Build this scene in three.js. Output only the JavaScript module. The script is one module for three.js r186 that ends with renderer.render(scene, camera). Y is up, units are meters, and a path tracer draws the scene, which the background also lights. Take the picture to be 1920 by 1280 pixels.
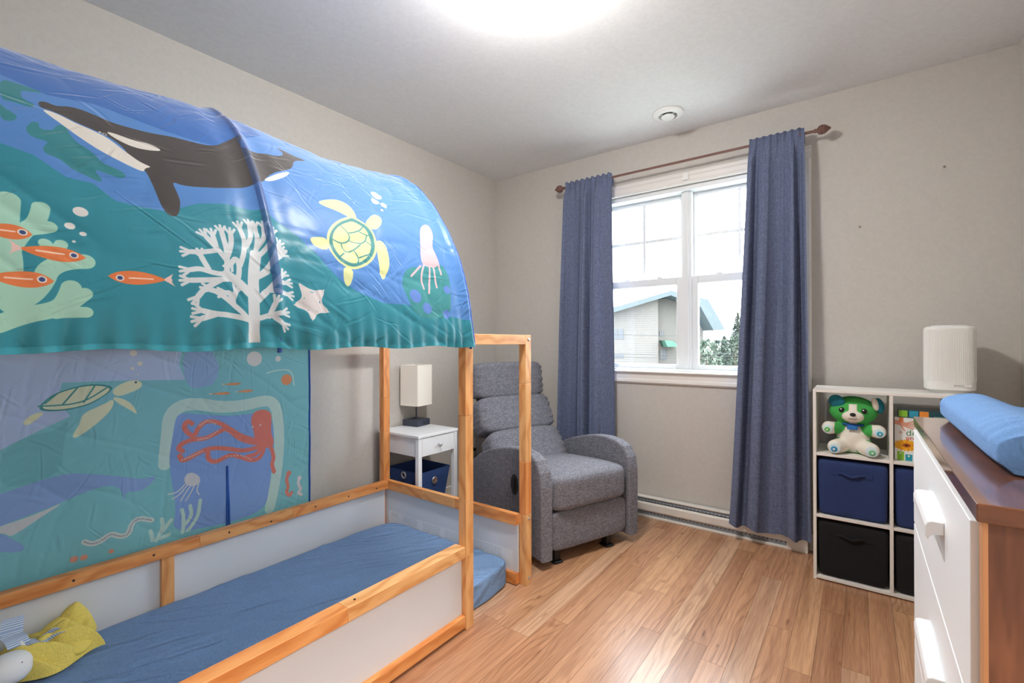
import * as THREE from 'three';
import { RoundedBoxGeometry } from 'three/addons/geometries/RoundedBoxGeometry.js';
import { mergeGeometries, mergeVertices } from 'three/addons/utils/BufferGeometryUtils.js';
import { RectAreaLightUniformsLib } from 'three/addons/lights/RectAreaLightUniformsLib.js';
import { MarchingCubes } from 'three/addons/objects/MarchingCubes.js';

// ---------------------------------------------------------------- camera, sky, exposure
const scene = new THREE.Scene();
const YAW = THREE.MathUtils.degToRad(36.508), PITCH = THREE.MathUtils.degToRad(0.094), ROLL = THREE.MathUtils.degToRad(-0.138), FOCAL = 879.7;
const EYE = new THREE.Vector3(2.386, 1.127, 3.003);
const camera = new THREE.PerspectiveCamera(2 * Math.atan(640 / FOCAL) * 180 / Math.PI, 1.5, 0.05, 300);
const fwd0 = new THREE.Vector3(-Math.sin(YAW), 0, -Math.cos(YAW)), right0 = new THREE.Vector3(Math.cos(YAW), 0, -Math.sin(YAW)), up0 = new THREE.Vector3(0, 1, 0);
const fwd = fwd0.clone().multiplyScalar(Math.cos(PITCH)).addScaledVector(up0, Math.sin(PITCH));
const upP = up0.clone().multiplyScalar(Math.cos(PITCH)).addScaledVector(fwd0, -Math.sin(PITCH));
const rightR = right0.clone().multiplyScalar(Math.cos(ROLL)).addScaledVector(upP, Math.sin(ROLL));
const upR = upP.clone().multiplyScalar(Math.cos(ROLL)).addScaledVector(right0, -Math.sin(ROLL));
camera.position.copy(EYE);
camera.quaternion.setFromRotationMatrix(new THREE.Matrix4().makeBasis(rightR, upR, fwd.clone().negate()));
camera.updateMatrixWorld();

scene.background = new THREE.Color(0.9, 0.96, 1.0);      // overcast white sky
scene.backgroundIntensity = 7;
const renderer = new THREE.WebGLRenderer({ antialias: true });
renderer.toneMapping = THREE.LinearToneMapping;
renderer.toneMappingExposure = 2.3;
renderer.shadowMap.enabled = true;
const LAMP_POWER = 1.5, LAMP_PANEL = 39, HALL_PANEL = 68, LAMP_COLOR = new THREE.Color(1.0, 0.965, 0.925);

// ---------------------------------------------------------------- helpers
const W = 2.961, H = 2.44, ZB = 3.42;                      // room width, height, near wall
let seed = 12345;
const rnd = () => { seed = (seed * 1664525 + 1013904223) >>> 0; return seed / 4294967296; };
const rr = (a, b) => a + (b - a) * rnd();
const lerp = (a, b, t) => a + (b - a) * t, clamp = (v, a, b) => Math.min(b, Math.max(a, v)), sstep = (a, b, v) => { const t = clamp((v - a) / (b - a), 0, 1); return t * t * (3 - 2 * t); };
const hash = (x, y, z = 0) => { let h = (x * 374761393 + y * 668265263 + z * 2147483647 + 1274126177) | 0; h = Math.imul(h ^ (h >>> 13), 1274126177); h ^= h >>> 16; return (h >>> 0) / 4294967296; };
function vnoise(x, y, z = 0) {
  const xi = Math.floor(x), yi = Math.floor(y), zi = Math.floor(z);
  let fx = x - xi, fy = y - yi, fz = z - zi;
  fx = fx * fx * (3 - 2 * fx); fy = fy * fy * (3 - 2 * fy); fz = fz * fz * (3 - 2 * fz);
  const l = (zz) => lerp(lerp(hash(xi, yi, zz), hash(xi + 1, yi, zz), fx), lerp(hash(xi, yi + 1, zz), hash(xi + 1, yi + 1, zz), fx), fy);
  return fz === 0 ? l(zi) : lerp(l(zi), l(zi + 1), fz);
}
const fbm = (x, y, z = 0, o = 4) => { let s = 0, a = 0.5, f = 1; for (let i = 0; i < o; i++) { s += a * vnoise(x * f + i * 17.3, y * f + i * 9.1, z * f); a *= 0.5; f *= 2.03; } return s; };
// value noise that repeats with period (px, py)
function pnoise(x, y, px, py, k = 0) {
  const xi = Math.floor(x), yi = Math.floor(y); let fx = x - xi, fy = y - yi; fx = fx * fx * (3 - 2 * fx); fy = fy * fy * (3 - 2 * fy);
  const m = (a, b) => ((a % b) + b) % b, h = (a, b) => hash(m(a, px), m(b, py), k);
  return lerp(lerp(h(xi, yi), h(xi + 1, yi), fx), lerp(h(xi, yi + 1), h(xi + 1, yi + 1), fx), fy);
}
function dataTex(w, h, f, { srgb = true, wrap = true } = {}) {
  const d = new Uint8Array(w * h * 4);
  for (let j = 0; j < h; j++) for (let i = 0; i < w; i++) { const c = f(i / w, j / h), k = (j * w + i) * 4; d[k] = clamp(c[0], 0, 255); d[k + 1] = clamp(c[1], 0, 255); d[k + 2] = clamp(c[2], 0, 255); d[k + 3] = 255; }
  const t = new THREE.DataTexture(d, w, h, THREE.RGBAFormat);
  t.magFilter = THREE.LinearFilter; t.minFilter = THREE.LinearFilter;
  if (wrap) t.wrapS = t.wrapT = THREE.RepeatWrapping;
  if (srgb) t.colorSpace = THREE.SRGBColorSpace;
  t.needsUpdate = true; return t;
}
const mix3 = (a, b, t) => [lerp(a[0], b[0], t), lerp(a[1], b[1], t), lerp(a[2], b[2], t)];
const S = (r, g, b) => new THREE.Color().setRGB(r / 255, g / 255, b / 255, THREE.SRGBColorSpace);
const std = (color, roughness = 0.7, more = {}) => new THREE.MeshStandardMaterial({ color, roughness, ...more });
const phys = (color, roughness, more = {}) => new THREE.MeshPhysicalMaterial({ color, roughness, ...more });

// uv in metres by the dominant direction of each face; `grain` is the axis the texture's u runs along
function metreUV(g, grain = 'x', scale = 1, ou = 0, ov = 0) {
  const p = g.attributes.position, n = g.attributes.normal, uv = new Float32Array(p.count * 2), ax = { x: 0, y: 1, z: 2 }[grain];
  for (let i = 0; i < p.count; i++) {
    const P = [p.getX(i), p.getY(i), p.getZ(i)], N = [Math.abs(n.getX(i)), Math.abs(n.getY(i)), Math.abs(n.getZ(i))];
    const d = N[0] > N[1] && N[0] > N[2] ? 0 : N[1] > N[2] ? 1 : 2;
    let a = ax, b;
    if (d === ax) { a = (ax + 1) % 3; b = (ax + 2) % 3; } else b = 3 - ax - d;
    uv[i * 2] = (P[a] + ou) / scale; uv[i * 2 + 1] = (P[b] + ov + d * 0.137) / scale;
  }
  g.setAttribute('uv', new THREE.BufferAttribute(uv, 2)); return g;
}
const boxG = (w, h, d, r = 0.003, s = 1) => (r > 0 ? new RoundedBoxGeometry(w, h, d, s, Math.min(r, w / 2.01, h / 2.01, d / 2.01)) : new THREE.BoxGeometry(w, h, d));
// box given by its bounds
function boxB(x0, x1, y0, y1, z0, z1, r = 0.003, s = 1) { const g = boxG(x1 - x0, y1 - y0, z1 - z0, r, s); g.translate((x0 + x1) / 2, (y0 + y1) / 2, (z0 + z1) / 2); return g; }
const taken = new Map();
function nameOf(base) { const k = taken.get(base) ?? 0; taken.set(base, k + 1); return k ? `${base}_${String(k).padStart(3, '0')}` : base; }
function thing(name, label, category, pos = [0, 0, 0], turn = 0, group) {
  const o = new THREE.Group(); o.name = nameOf(name); o.position.set(...pos); o.rotation.y = turn; o.userData = { label, category }; if (group) o.userData.group = group; scene.add(o); return o;
}
function structure(name, label, o = new THREE.Group()) { o.name = name; o.userData = { kind: 'structure', label }; if (o.isMesh) o.castShadow = o.receiveShadow = true; scene.add(o); return o; }
function part(name, geo, mat, parent, pos, rot, label) {
  const m = new THREE.Mesh(geo, mat); m.name = name; m.castShadow = m.receiveShadow = true;
  if (pos) m.position.set(...pos); if (rot) m.rotation.set(...rot); if (label) m.userData.label = label; parent.add(m); return m;
}
const sub = (name, parent, pos, rot) => { const g = new THREE.Group(); g.name = name; if (pos) g.position.set(...pos); if (rot) g.rotation.set(...rot); parent.add(g); return g; };
function tubeG(pts, r, seg = 24, rad = 8) { return new THREE.TubeGeometry(new THREE.CatmullRomCurve3(pts.map((q) => new THREE.Vector3(...q))), seg, r, rad, false); }
const cyl = (r0, r1, h, s = 24) => new THREE.CylinderGeometry(r0, r1, h, s);
const latheG = (pts, s = 32) => new THREE.LatheGeometry(pts.map((q) => new THREE.Vector2(q[0], q[1])), s);
function weld(g) { const k = g.clone(); k.deleteAttribute('uv'); k.deleteAttribute('normal'); const m = mergeVertices(k, 1e-5); m.computeVertexNormals(); return m; }
// cushion: a box pressed towards a superquadric of exponent n
function pillowG(w, h, d, n = 5, seg = 14, fn) {
  let g = weld(new THREE.BoxGeometry(2, 2, 2, seg, seg, seg)); const p = g.attributes.position;
  for (let i = 0; i < p.count; i++) {
    let x = p.getX(i), y = p.getY(i), z = p.getZ(i); const k = Math.pow(Math.abs(x) ** n + Math.abs(y) ** n + Math.abs(z) ** n, -1 / n);
    let q = [x * k * w / 2, y * k * h / 2, z * k * d / 2]; if (fn) q = fn(...q); p.setXYZ(i, ...q);
  }
  g.computeVertexNormals(); return g;
}
function shapeG(pts, depth, bevel = 0, seg = 2, curve = 8) {
  const s = new THREE.Shape(pts.map((q) => new THREE.Vector2(q[0], q[1])));
  return new THREE.ExtrudeGeometry(s, { depth, bevelEnabled: bevel > 0, bevelSize: bevel, bevelThickness: bevel, bevelSegments: seg, curveSegments: curve });
}
function gridG(nu, nv, f) {       // f(u, v) -> [x, y, z, uvx, uvy]
  const pos = [], uv = [], idx = [];
  for (let j = 0; j <= nv; j++) for (let i = 0; i <= nu; i++) { const q = f(i / nu, j / nv); pos.push(q[0], q[1], q[2]); uv.push(q[3] ?? i / nu, q[4] ?? j / nv); }
  for (let j = 0; j < nv; j++) for (let i = 0; i < nu; i++) { const a = j * (nu + 1) + i, b = a + 1, c = a + nu + 1, d = c + 1; idx.push(a, b, d, a, d, c); }
  const g = new THREE.BufferGeometry(); g.setAttribute('position', new THREE.Float32BufferAttribute(pos, 3)); g.setAttribute('uv', new THREE.Float32BufferAttribute(uv, 2)); g.setIndex(idx); g.computeVertexNormals(); return g;
}

// ---------------------------------------------------------------- textures and materials
const T = {};
T.plaster = dataTex(512, 512, (u, v) => { const n = 0.6 * pnoise(u * 64, v * 64, 64, 64) + 0.4 * pnoise(u * 190, v * 190, 190, 190, 3); const c = 246 + 9 * (n - 0.5); return [c, c, c]; });
T.plasterBump = dataTex(512, 512, (u, v) => { const c = 255 * (0.55 * pnoise(u * 90, v * 90, 90, 90, 5) + 0.45 * pnoise(u * 230, v * 230, 230, 230, 6)); return [c, c, c]; }, { srgb: false });
T.pine = dataTex(1024, 256, (u, v) => {
  const w = pnoise(u * 5, v * 4, 5, 4, 1) * 1.5 + pnoise(u * 14, v * 8, 14, 8, 2) * 0.35;
  const ring = 0.5 + 0.5 * Math.sin(6.2832 * (v * 13 + w * 1.3)), fine = pnoise(u * 24, v * 190, 24, 190, 4), band = pnoise(u * 3, v * 9, 3, 9, 8);
  const t = clamp(0.52 * Math.pow(ring, 2.2) + 0.28 * fine + 0.3 * (band - 0.4), 0, 1);
  return mix3([240, 196, 142], [202, 136, 76], t);
});
T.floor = dataTex(2048, 1024, (u, v) => {
  const w = pnoise(u * 5, v * 17, 5, 17, 1), w2 = pnoise(u * 13, v * 30, 13, 30, 2), w3 = pnoise(u * 50, v * 60, 50, 60, 9);
  const ring = 0.5 + 0.5 * Math.sin(6.2832 * (v * 44 + 5.5 * w + 1.4 * w2 + 0.16 * w3)), show = sstep(0.35, 0.75, pnoise(u * 4, v * 11, 4, 11, 13));
  const fine = pnoise(u * 40, v * 430, 40, 430, 3), tone = pnoise(u * 2, v * 12, 2, 12, 5), streak = pnoise(u * 5, v * 120, 5, 120, 7);
  const kn = pnoise(u * 22, v * 40, 22, 40, 11), knot = kn > 0.93 ? (kn - 0.93) * 8 : 0;
  const t = clamp(0.32 * Math.pow(ring, 3) * (0.2 + 0.75 * show) + 0.3 * (fine - 0.3) + 0.3 * (tone - 0.35) + 0.34 * (streak - 0.35) + knot, 0, 1);
  return mix3([214, 172, 138], [128, 86, 60], t);
});
T.floor.repeat.set(1, 2);
T.heather = dataTex(256, 256, (u, v) => { const n = pnoise(u * 110, v * 128, 110, 128, 1) * 0.6 + pnoise(u * 40, v * 120, 40, 120, 2) * 0.4; const c = 150 + 150 * (n - 0.5); return [c, c, c + 4]; });
T.weave = dataTex(512, 512, (u, v) => { const a = pnoise(u * 256, v * 20, 256, 20, 1), b = pnoise(u * 20, v * 256, 20, 256, 2); const c = 214 + 60 * (a + b - 1); return [c, c, c]; });
T.cloth = dataTex(512, 512, (u, v) => { const n = 0.85 * pnoise(u * 200, v * 200, 200, 200, 1) + 0.15 * pnoise(u * 12, v * 12, 12, 12, 2); const c = 230 + 34 * (n - 0.5); return [c, c, c]; });
T.walnut = dataTex(1024, 512, (u, v) => {
  const w = pnoise(u * 4, v * 6, 4, 6, 1), ring = 0.5 + 0.5 * Math.sin(6.2832 * (v * 16 + 2.4 * w)), fine = pnoise(u * 30, v * 240, 30, 240, 3), blot = pnoise(u * 9, v * 7, 9, 7, 5);
  const t = clamp(0.3 * ring + 0.35 * fine + 0.45 * blot, 0, 1); return mix3([160, 112, 84], [98, 66, 52], t);
});
// relief of straight, tapering pull creases in thin cloth (grey = flat)
function creaseTex(w, h, n, len, wid, angle, seed0) {
  const c = document.createElement('canvas'); c.width = w; c.height = h; const g = c.getContext('2d'); g.fillStyle = 'rgb(128,128,128)'; g.fillRect(0, 0, w, h); let s = seed0;
  const r = () => { s = (s * 1664525 + 1013904223) >>> 0; return s / 4294967296; };
  for (let i = 0; i < n; i++) {
    const x = r() * w, y = r() * h, a = angle(x / w, y / h, r), L = len * (0.3 + r() * r() * 1.2), k = wid * (0.6 + r()), up = r() < 0.55, bend = (r() - 0.5) * 0.25;
    for (const [off, tone, al] of [[0, up ? 255 : 0, 0.5], [k * 0.9, up ? 0 : 255, 0.3]]) {
      const cx = x - Math.sin(a) * off, cy = y + Math.cos(a) * off;
      for (const dx of [-w, 0, w]) for (const dy of [-h, 0, h]) {
        if (Math.abs(cx + dx - w / 2) > w / 2 + L || Math.abs(cy + dy - h / 2) > h / 2 + L) continue;
        for (let p = 0; p < 5; p++) { const f = 1 - p * 0.16, ww = k * (1 - p * 0.18); g.strokeStyle = `rgba(${tone},${tone},${tone},${al / 4})`; g.lineWidth = ww; g.lineCap = 'round'; g.beginPath(); g.moveTo(cx + dx - Math.cos(a) * L * f / 2, cy + dy - Math.sin(a) * L * f / 2); g.quadraticCurveTo(cx + dx - Math.sin(a) * L * bend, cy + dy + Math.cos(a) * L * bend, cx + dx + Math.cos(a) * L * f / 2, cy + dy + Math.sin(a) * L * f / 2); g.stroke(); }
      }
    }
  }
  const t = new THREE.CanvasTexture(c); t.wrapS = t.wrapT = THREE.RepeatWrapping; return t;
}
T.pullTent = creaseTex(2048, 1170, 330, 190, 11, (x, y, r) => (r() < 0.5 ? 0.75 : r() < 0.6 ? -0.8 : 0.1) + (r() - 0.5) * 0.7, 7);
T.pullThin = creaseTex(1700, 900, 260, 170, 10, (x, y, r) => (r() < 0.45 ? 1.45 : r() < 0.6 ? 0.7 : -0.7) + (r() - 0.5) * 0.6, 21);
T.pullSheet = creaseTex(1024, 1024, 60, 300, 22, (x, y, r) => 0.55 + (r() - 0.5) * 0.9, 33);
const rep = (t, u, v = u) => { const k = t.clone(); k.repeat.set(u, v); k.needsUpdate = true; return k; };
const M = {};
M.wall = std(S(212, 208, 201), 0.9, { map: rep(T.plaster, 1.2), bumpMap: rep(T.plasterBump, 1.2), bumpScale: 0.0002 });
M.ceiling = std(S(244, 245, 246), 0.95, { map: rep(T.plaster, 1.2), bumpMap: rep(T.plasterBump, 1.2), bumpScale: 0.0002 });
M.trim = std(S(236, 233, 228), 0.45);
M.vinyl = std(S(232, 236, 238), 0.35);
M.white = std(S(240, 240, 238), 0.4);
M.glossWhite = std(S(240, 243, 246), 0.38);
M.melamine = std(S(238, 234, 228), 0.5);
M.bedPanel = std(S(220, 223, 227), 0.4);
M.pine = [S(255, 236, 214), S(255, 222, 190), S(248, 206, 166), S(255, 246, 232)].map((c) => std(c, 0.42, { map: T.pine }));
M.planks = [S(255, 255, 255), S(248, 236, 226), S(228, 212, 200), S(255, 246, 232), S(238, 222, 210)].map((c) => phys(c, 0.3, { map: T.floor, clearcoat: 0.25, clearcoatRoughness: 0.22 }));
M.screw = std(S(70, 66, 62), 0.4, { metalness: 0.7 });
M.steel = std(S(200, 200, 200), 0.3, { metalness: 0.9 });
M.black = std(S(24, 24, 26), 0.5);
M.heather = std(S(204, 206, 216), 0.95, { map: rep(T.heather, 5) });
M.curtain = phys(S(122, 134, 168), 0.9, { map: rep(T.weave, 3), side: THREE.DoubleSide, sheen: 0.3, sheenRoughness: 0.6 });
M.sheet = std(S(134, 170, 216), 0.85, { map: rep(T.cloth, 2), bumpMap: rep(T.pullSheet, 0.9), bumpScale: 0.012 });
M.glass = phys(S(255, 255, 255), 0, { transmission: 1, thickness: 0, ior: 1.45 });
M.walnut = phys(S(255, 226, 186), 0.22, { map: T.walnut, clearcoat: 0.9, clearcoatRoughness: 0.08 });
M.walnutSide = std(S(255, 240, 232), 0.45, { map: T.walnut });
// ---------------------------------------------------------------- room shell
{
  const fl = structure('floor', 'honey brown laminate strip floor running towards the window wall');
  const bedM = std(S(96, 66, 46), 0.9);
  part('underlay', boxB(-0.1, W + 0.1, -0.1, -0.006, -0.1, ZB + 0.1, 0), bedM, fl);
  const pw = 0.0805, n0 = Math.ceil(W / pw);
  for (let k = 0; k < n0; k++) {
    const x0 = k * pw - 0.0015, x1 = Math.min(W, x0 + pw);
    let z = -rr(0.1, 1.1);
    while (z < ZB) {
      const len = rr(0.85, 1.25), a = Math.max(0, z), b = Math.min(ZB, z + len);
      if (b - a > 0.02) { const g = boxB(Math.max(0, x0 + 0.0004), x1 - 0.0004, -0.006, 0, a + 0.0005, b - 0.0005, 0); part('plank', metreUV(g, 'z', 2.2, rr(0, 2.2), rr(0, 2.2)), M.planks[Math.floor(rnd() * 5)], fl); }
      z += len;
    }
  }
  const flat = (x0, x1, y0, y1, z0, z1) => metreUV(boxB(x0, x1, y0, y1, z0, z1, 0), 'x', 1);
  const mk = (name, label, g, m) => structure(name, label, new THREE.Mesh(g, m));
  mk('ceiling', 'plain white painted ceiling', flat(-0.15, W + 0.15, H, H + 0.15, -0.2, ZB + 0.15), M.ceiling);
  mk('wall_left', 'warm grey painted wall behind the tented bed', flat(-0.15, 0, -0.1, H, -0.2, ZB + 0.15), M.wall);
  const dz0 = 2.38, dz1 = 3.18, dh = 2.03, WT = 0.12;
  mk('wall_right', 'warm grey painted wall behind the dresser', metreUV(mergeGeometries([boxB(W, W + WT, -0.1, H, -0.2, dz0, 0), boxB(W, W + WT, -0.1, H, dz1, ZB + 0.15, 0), boxB(W, W + WT, dh, H, dz0, dz1, 0)]), 'x', 1), M.wall);
  // open doorway beside the dresser and the lit hallway beyond it
  const tr2 = structure('trim_2', 'white casing of the open doorway beside the dresser');
  part('jamb', boxB(W - 0.002, W + WT + 0.002, 0, dh, dz0, dz0 + 0.018, 0.001), M.trim, tr2); part('jamb', boxB(W - 0.002, W + WT + 0.002, 0, dh, dz1 - 0.018, dz1, 0.001), M.trim, tr2); part('jamb', boxB(W - 0.002, W + WT + 0.002, dh - 0.018, dh, dz0 + 0.018, dz1 - 0.018, 0.001), M.trim, tr2);
  part('casing', boxB(W - 0.014, W, 0, dh + 0.06, dz0 - 0.06, dz0 + 0.004, 0.003), M.trim, tr2); part('casing', boxB(W - 0.014, W, 0, dh + 0.06, dz1 - 0.004, dz1 + 0.06, 0.003), M.trim, tr2); part('casing', boxB(W - 0.014, W, dh - 0.004, dh + 0.06, dz0 + 0.004, dz1 - 0.004, 0.003), M.trim, tr2);
  const hall = structure('hallway', 'white walled hallway beyond the open doorway'), HX = W + WT, HE = HX + 1.25;
  part('wall', boxB(HE, HE + 0.1, -0.1, H, 1.6, ZB + 0.4, 0), M.ceiling, hall); part('wall', boxB(HX, HE, -0.1, H, 1.6, 1.7, 0), M.ceiling, hall); part('wall', boxB(HX, HE, -0.1, H, ZB + 0.3, ZB + 0.4, 0), M.ceiling, hall); part('ceiling', boxB(HX, HE + 0.1, H, H + 0.1, 1.6, ZB + 0.4, 0), M.ceiling, hall); part('floor', boxB(HX - 0.13, HE, -0.1, -0.001, 1.6, ZB + 0.4, 0), std(S(196, 156, 120), 0.4), hall);
  const dr = structure('door_1', 'white door leaf standing open in the hallway'); part('leaf', boxB(HX + 0.03, HX + 0.79, 0.008, dh - 0.022, dz0 - 0.05, dz0 - 0.015, 0.002), M.trim, dr); part('handle', cyl(0.025, 0.025, 0.05, 20), M.steel, dr, [HX + 0.72, 1.0, dz0 + 0.01], [Math.PI / 2, 0, 0]);
  const hl = thing('hall_lamp', 'frosted flush ceiling lamp in the hallway beyond the doorway', 'lamp', [HX + 0.62, H, 2.75]); part('shade', latheG([[0, -0.075], [0.1, -0.068], [0.165, -0.04], [0.18, -0.012], [0.18, 0]], 36), std(S(255, 248, 236), 0.5, { emissive: LAMP_COLOR, emissiveIntensity: 3 }), hl); part('rim', new THREE.TorusGeometry(0.181, 0.006, 8, 40).rotateX(Math.PI / 2), M.trim, hl, [0, -0.006, 0]);
  const hr = new THREE.RectAreaLight(LAMP_COLOR, HALL_PANEL, 0.3, 0.3); hr.position.set(HX + 0.62, H - 0.08, 2.75); hr.lookAt(HX + 0.62, 0, 2.75); hr.name = 'hall_lamp_panel'; scene.add(hr);
  mk('wall_near', 'warm grey painted wall opposite the window', flat(-0.15, W + 0.15, -0.1, H, ZB, ZB + 0.15), M.wall);
  // window wall: four pieces round the opening
  const ox0 = 0.905, ox1 = 2.105, oy0 = 0.93, oy1 = 2.112;
  mk('wall_far', 'warm grey painted wall around the window', metreUV(mergeGeometries([boxB(-0.15, ox0, -0.1, H, -0.2, 0, 0), boxB(ox1, W + 0.15, -0.1, H, -0.2, 0, 0), boxB(ox0, ox1, -0.1, oy0, -0.2, 0, 0), boxB(ox0, ox1, oy1, H, -0.2, 0, 0)]), 'x', 1), M.wall);
  for (const [x, y] of [[2.711, 1.952], [2.39, 1.716]]) { const g = thing('nail', x > 2.6 ? 'tiny nail high on the window wall above the air purifier' : 'tiny nail in the window wall between curtain and purifier', 'nail', [x, y, 0], 0, 'nails in the window wall'); part('head', cyl(0.004, 0.004, 0.002, 10), std(S(120, 110, 100), 0.5), g, [0, 0, 0.006], [Math.PI / 2, 0, 0]); part('shank', cyl(0.0015, 0.0015, 0.008, 8), std(S(120, 110, 100), 0.5), g, [0, 0, 0.002], [Math.PI / 2, 0, 0]); }
  // casing round the window, stepped profile
  const tr = structure('trim_1', 'white stepped casing around the window');
  const prof = [[0, 0], [0.075, 0], [0.075, 0.012], [0.066, 0.02], [0.05, 0.018], [0.044, 0.014], [0.02, 0.012], [0.012, 0.016], [0, 0.014]];
  const run = (len) => { const g = shapeG(prof, len); return g; };
  const top = run(ox1 - ox0 + 0.15); top.rotateY(Math.PI / 2); top.translate(0, 0, 0);
  // shape x -> outwards from the opening, shape y -> into the room
  const place = (len, m) => { const g = run(len); g.applyMatrix4(m); return g; };
  const basis = (ex, ey, ez, o) => new THREE.Matrix4().makeBasis(new THREE.Vector3(...ex), new THREE.Vector3(...ey), new THREE.Vector3(...ez)).setPosition(...o);
  part('casing_head', place(ox1 - ox0 + 0.15, basis([0, 1, 0], [0, 0, 1], [1, 0, 0], [ox0 - 0.075, oy1, 0])), M.trim, tr);
  part('casing_side', place(oy1 - oy0 + 0.075, basis([-1, 0, 0], [0, 0, 1], [0, 1, 0], [ox0, oy0 - 0.075, 0])), M.trim, tr);
  part('casing_side', place(oy1 - oy0 + 0.075, basis([1, 0, 0], [0, 0, 1], [0, -1, 0], [ox1, oy1, 0])), M.trim, tr);
  part('casing_apron', place(ox1 - ox0 + 0.15, basis([0, -1, 0], [0, 0, 1], [-1, 0, 0], [ox1 + 0.075, oy0, 0])), M.trim, tr);
  part('stool', boxB(ox0 - 0.01, ox1 + 0.01, oy0 - 0.004, oy0 + 0.006, -0.13, 0.03, 0.003), M.trim, tr);
  // window unit: frame, mullion, two double-hung sashes a side
  const wn = structure('window_1', 'white vinyl twin double hung window with grilles in the upper sashes');
  const V = (n, a, p = wn) => part(n, boxB(...a, 0.003), M.vinyl, p);
  V('jamb', [ox0, ox0 + 0.035, oy0, oy1, -0.17, -0.02]); V('jamb', [ox1 - 0.035, ox1, oy0, oy1, -0.17, -0.02]);
  V('head_jamb', [ox0 + 0.035, ox1 - 0.035, oy1 - 0.03, oy1, -0.17, -0.02]); V('sill', [ox0 + 0.035, ox1 - 0.035, oy0, oy0 + 0.022, -0.17, -0.02]);
  V('mullion', [1.474, 1.536, oy0 + 0.022, oy1 - 0.03, -0.17, -0.055]); V('mullion_bead', [1.492, 1.518, oy0 + 0.022, oy1 - 0.03, -0.055, -0.045]);
  for (const [a, b, mx] of [[ox0 + 0.035, 1.474, 1.207], [1.536, ox1 - 0.035, 1.803]]) {
    const up = sub('upper_sash', wn), lo = sub('lower_sash', wn);
    V('stile', [a, a + 0.022, 1.53, 2.082, -0.14, -0.105], up); V('stile', [b - 0.022, b, 1.53, 2.082, -0.14, -0.105], up);
    V('rail', [a + 0.022, b - 0.022, 2.055, 2.082, -0.14, -0.105], up); V('rail', [a + 0.022, b - 0.022, 1.53, 1.55, -0.14, -0.105], up);
    V('muntin', [mx - 0.01, mx + 0.01, 1.55, 2.055, -0.126, -0.112], up); V('muntin', [a + 0.022, mx - 0.01, 1.797, 1.817, -0.126, -0.112], up); V('muntin', [mx + 0.01, b - 0.022, 1.797, 1.817, -0.126, -0.112], up);
    const pane = (x0, x1, y0, y1, z, p) => part('pane', boxB(x0, x1, y0, y1, z - 0.002, z + 0.002, 0), M.glass, p);
    pane(a + 0.022, mx - 0.008, 1.55, 1.8, -0.12, up); pane(mx + 0.008, b - 0.022, 1.55, 1.8, -0.12, up); pane(a + 0.022, mx - 0.008, 1.815, 2.055, -0.12, up); pane(mx + 0.008, b - 0.022, 1.815, 2.055, -0.12, up);
    V('stile', [a, a + 0.036, 0.952, 1.545, -0.1, -0.065], lo); V('stile', [b - 0.036, b, 0.952, 1.545, -0.1, -0.065], lo);
    V('rail', [a + 0.036, b - 0.036, 1.497, 1.545, -0.1, -0.065], lo); V('rail', [a + 0.036, b - 0.036, 0.952, 0.98, -0.1, -0.065], lo);
    pane(a + 0.036, b - 0.036, 0.98, 1.497, -0.083, lo);
    for (const f of [0.3, 0.72]) { const q = lerp(a, b, f); part('latch', boxB(q - 0.018, q + 0.018, 1.545, 1.556, -0.095, -0.07, 0.003), M.vinyl, lo); }
  }
  // baseboards
  const bb = (name, label, g) => mk(name, label, g, M.trim);
  bb('baseboard_left', 'white baseboard along the bed wall', boxB(0, 0.013, 0, 0.09, 0, ZB, 0.003));
  bb('baseboard_far', 'white baseboard under the window beside the heater', boxB(0.013, W - 0.013, 0, 0.09, 0, 0.011, 0.003));
  bb('baseboard_right', 'white baseboard behind the dresser', boxB(W - 0.013, W, 0, 0.09, 0, 2.318, 0.003));
}
// ---------------------------------------------------------------- ceiling lamp, just above the frame
{
  const L = thing('ceiling_lamp', 'round frosted flush ceiling lamp, switched on', 'lamp', [1.49, H, 1.71]);
  part('base', latheG([[0, 0], [0.15, 0], [0.155, -0.006], [0.155, -0.02], [0.15, -0.026], [0, -0.026]], 40), M.trim, L);
  const dome = []; for (let i = 0; i <= 12; i++) { const a = i / 12 * Math.PI / 2; dome.push([0.142 * Math.cos(a) + 0.0001, -0.027 - 0.06 * Math.sin(a)]); }
  const glow = std(S(255, 244, 226), 0.5, { emissive: LAMP_COLOR, emissiveIntensity: 3 });
  part('shade', latheG(dome.reverse(), 40), glow, L, null, null, 'frosted glass dome');
  RectAreaLightUniformsLib.init(); const ra = new THREE.RectAreaLight(LAMP_COLOR, LAMP_PANEL, 0.24, 0.24); ra.position.set(1.49, H - 0.09, 1.71); ra.lookAt(1.49, 0, 1.71); ra.name = 'ceiling_lamp_panel'; scene.add(ra);
  const pl = new THREE.PointLight(LAMP_COLOR, LAMP_POWER, 0, 2); pl.position.set(1.49, H - 0.06, 1.71); pl.castShadow = true; pl.shadow.radius = 4; pl.shadow.mapSize.set(2048, 2048); pl.name = 'ceiling_lamp_light'; scene.add(pl);
}
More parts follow.
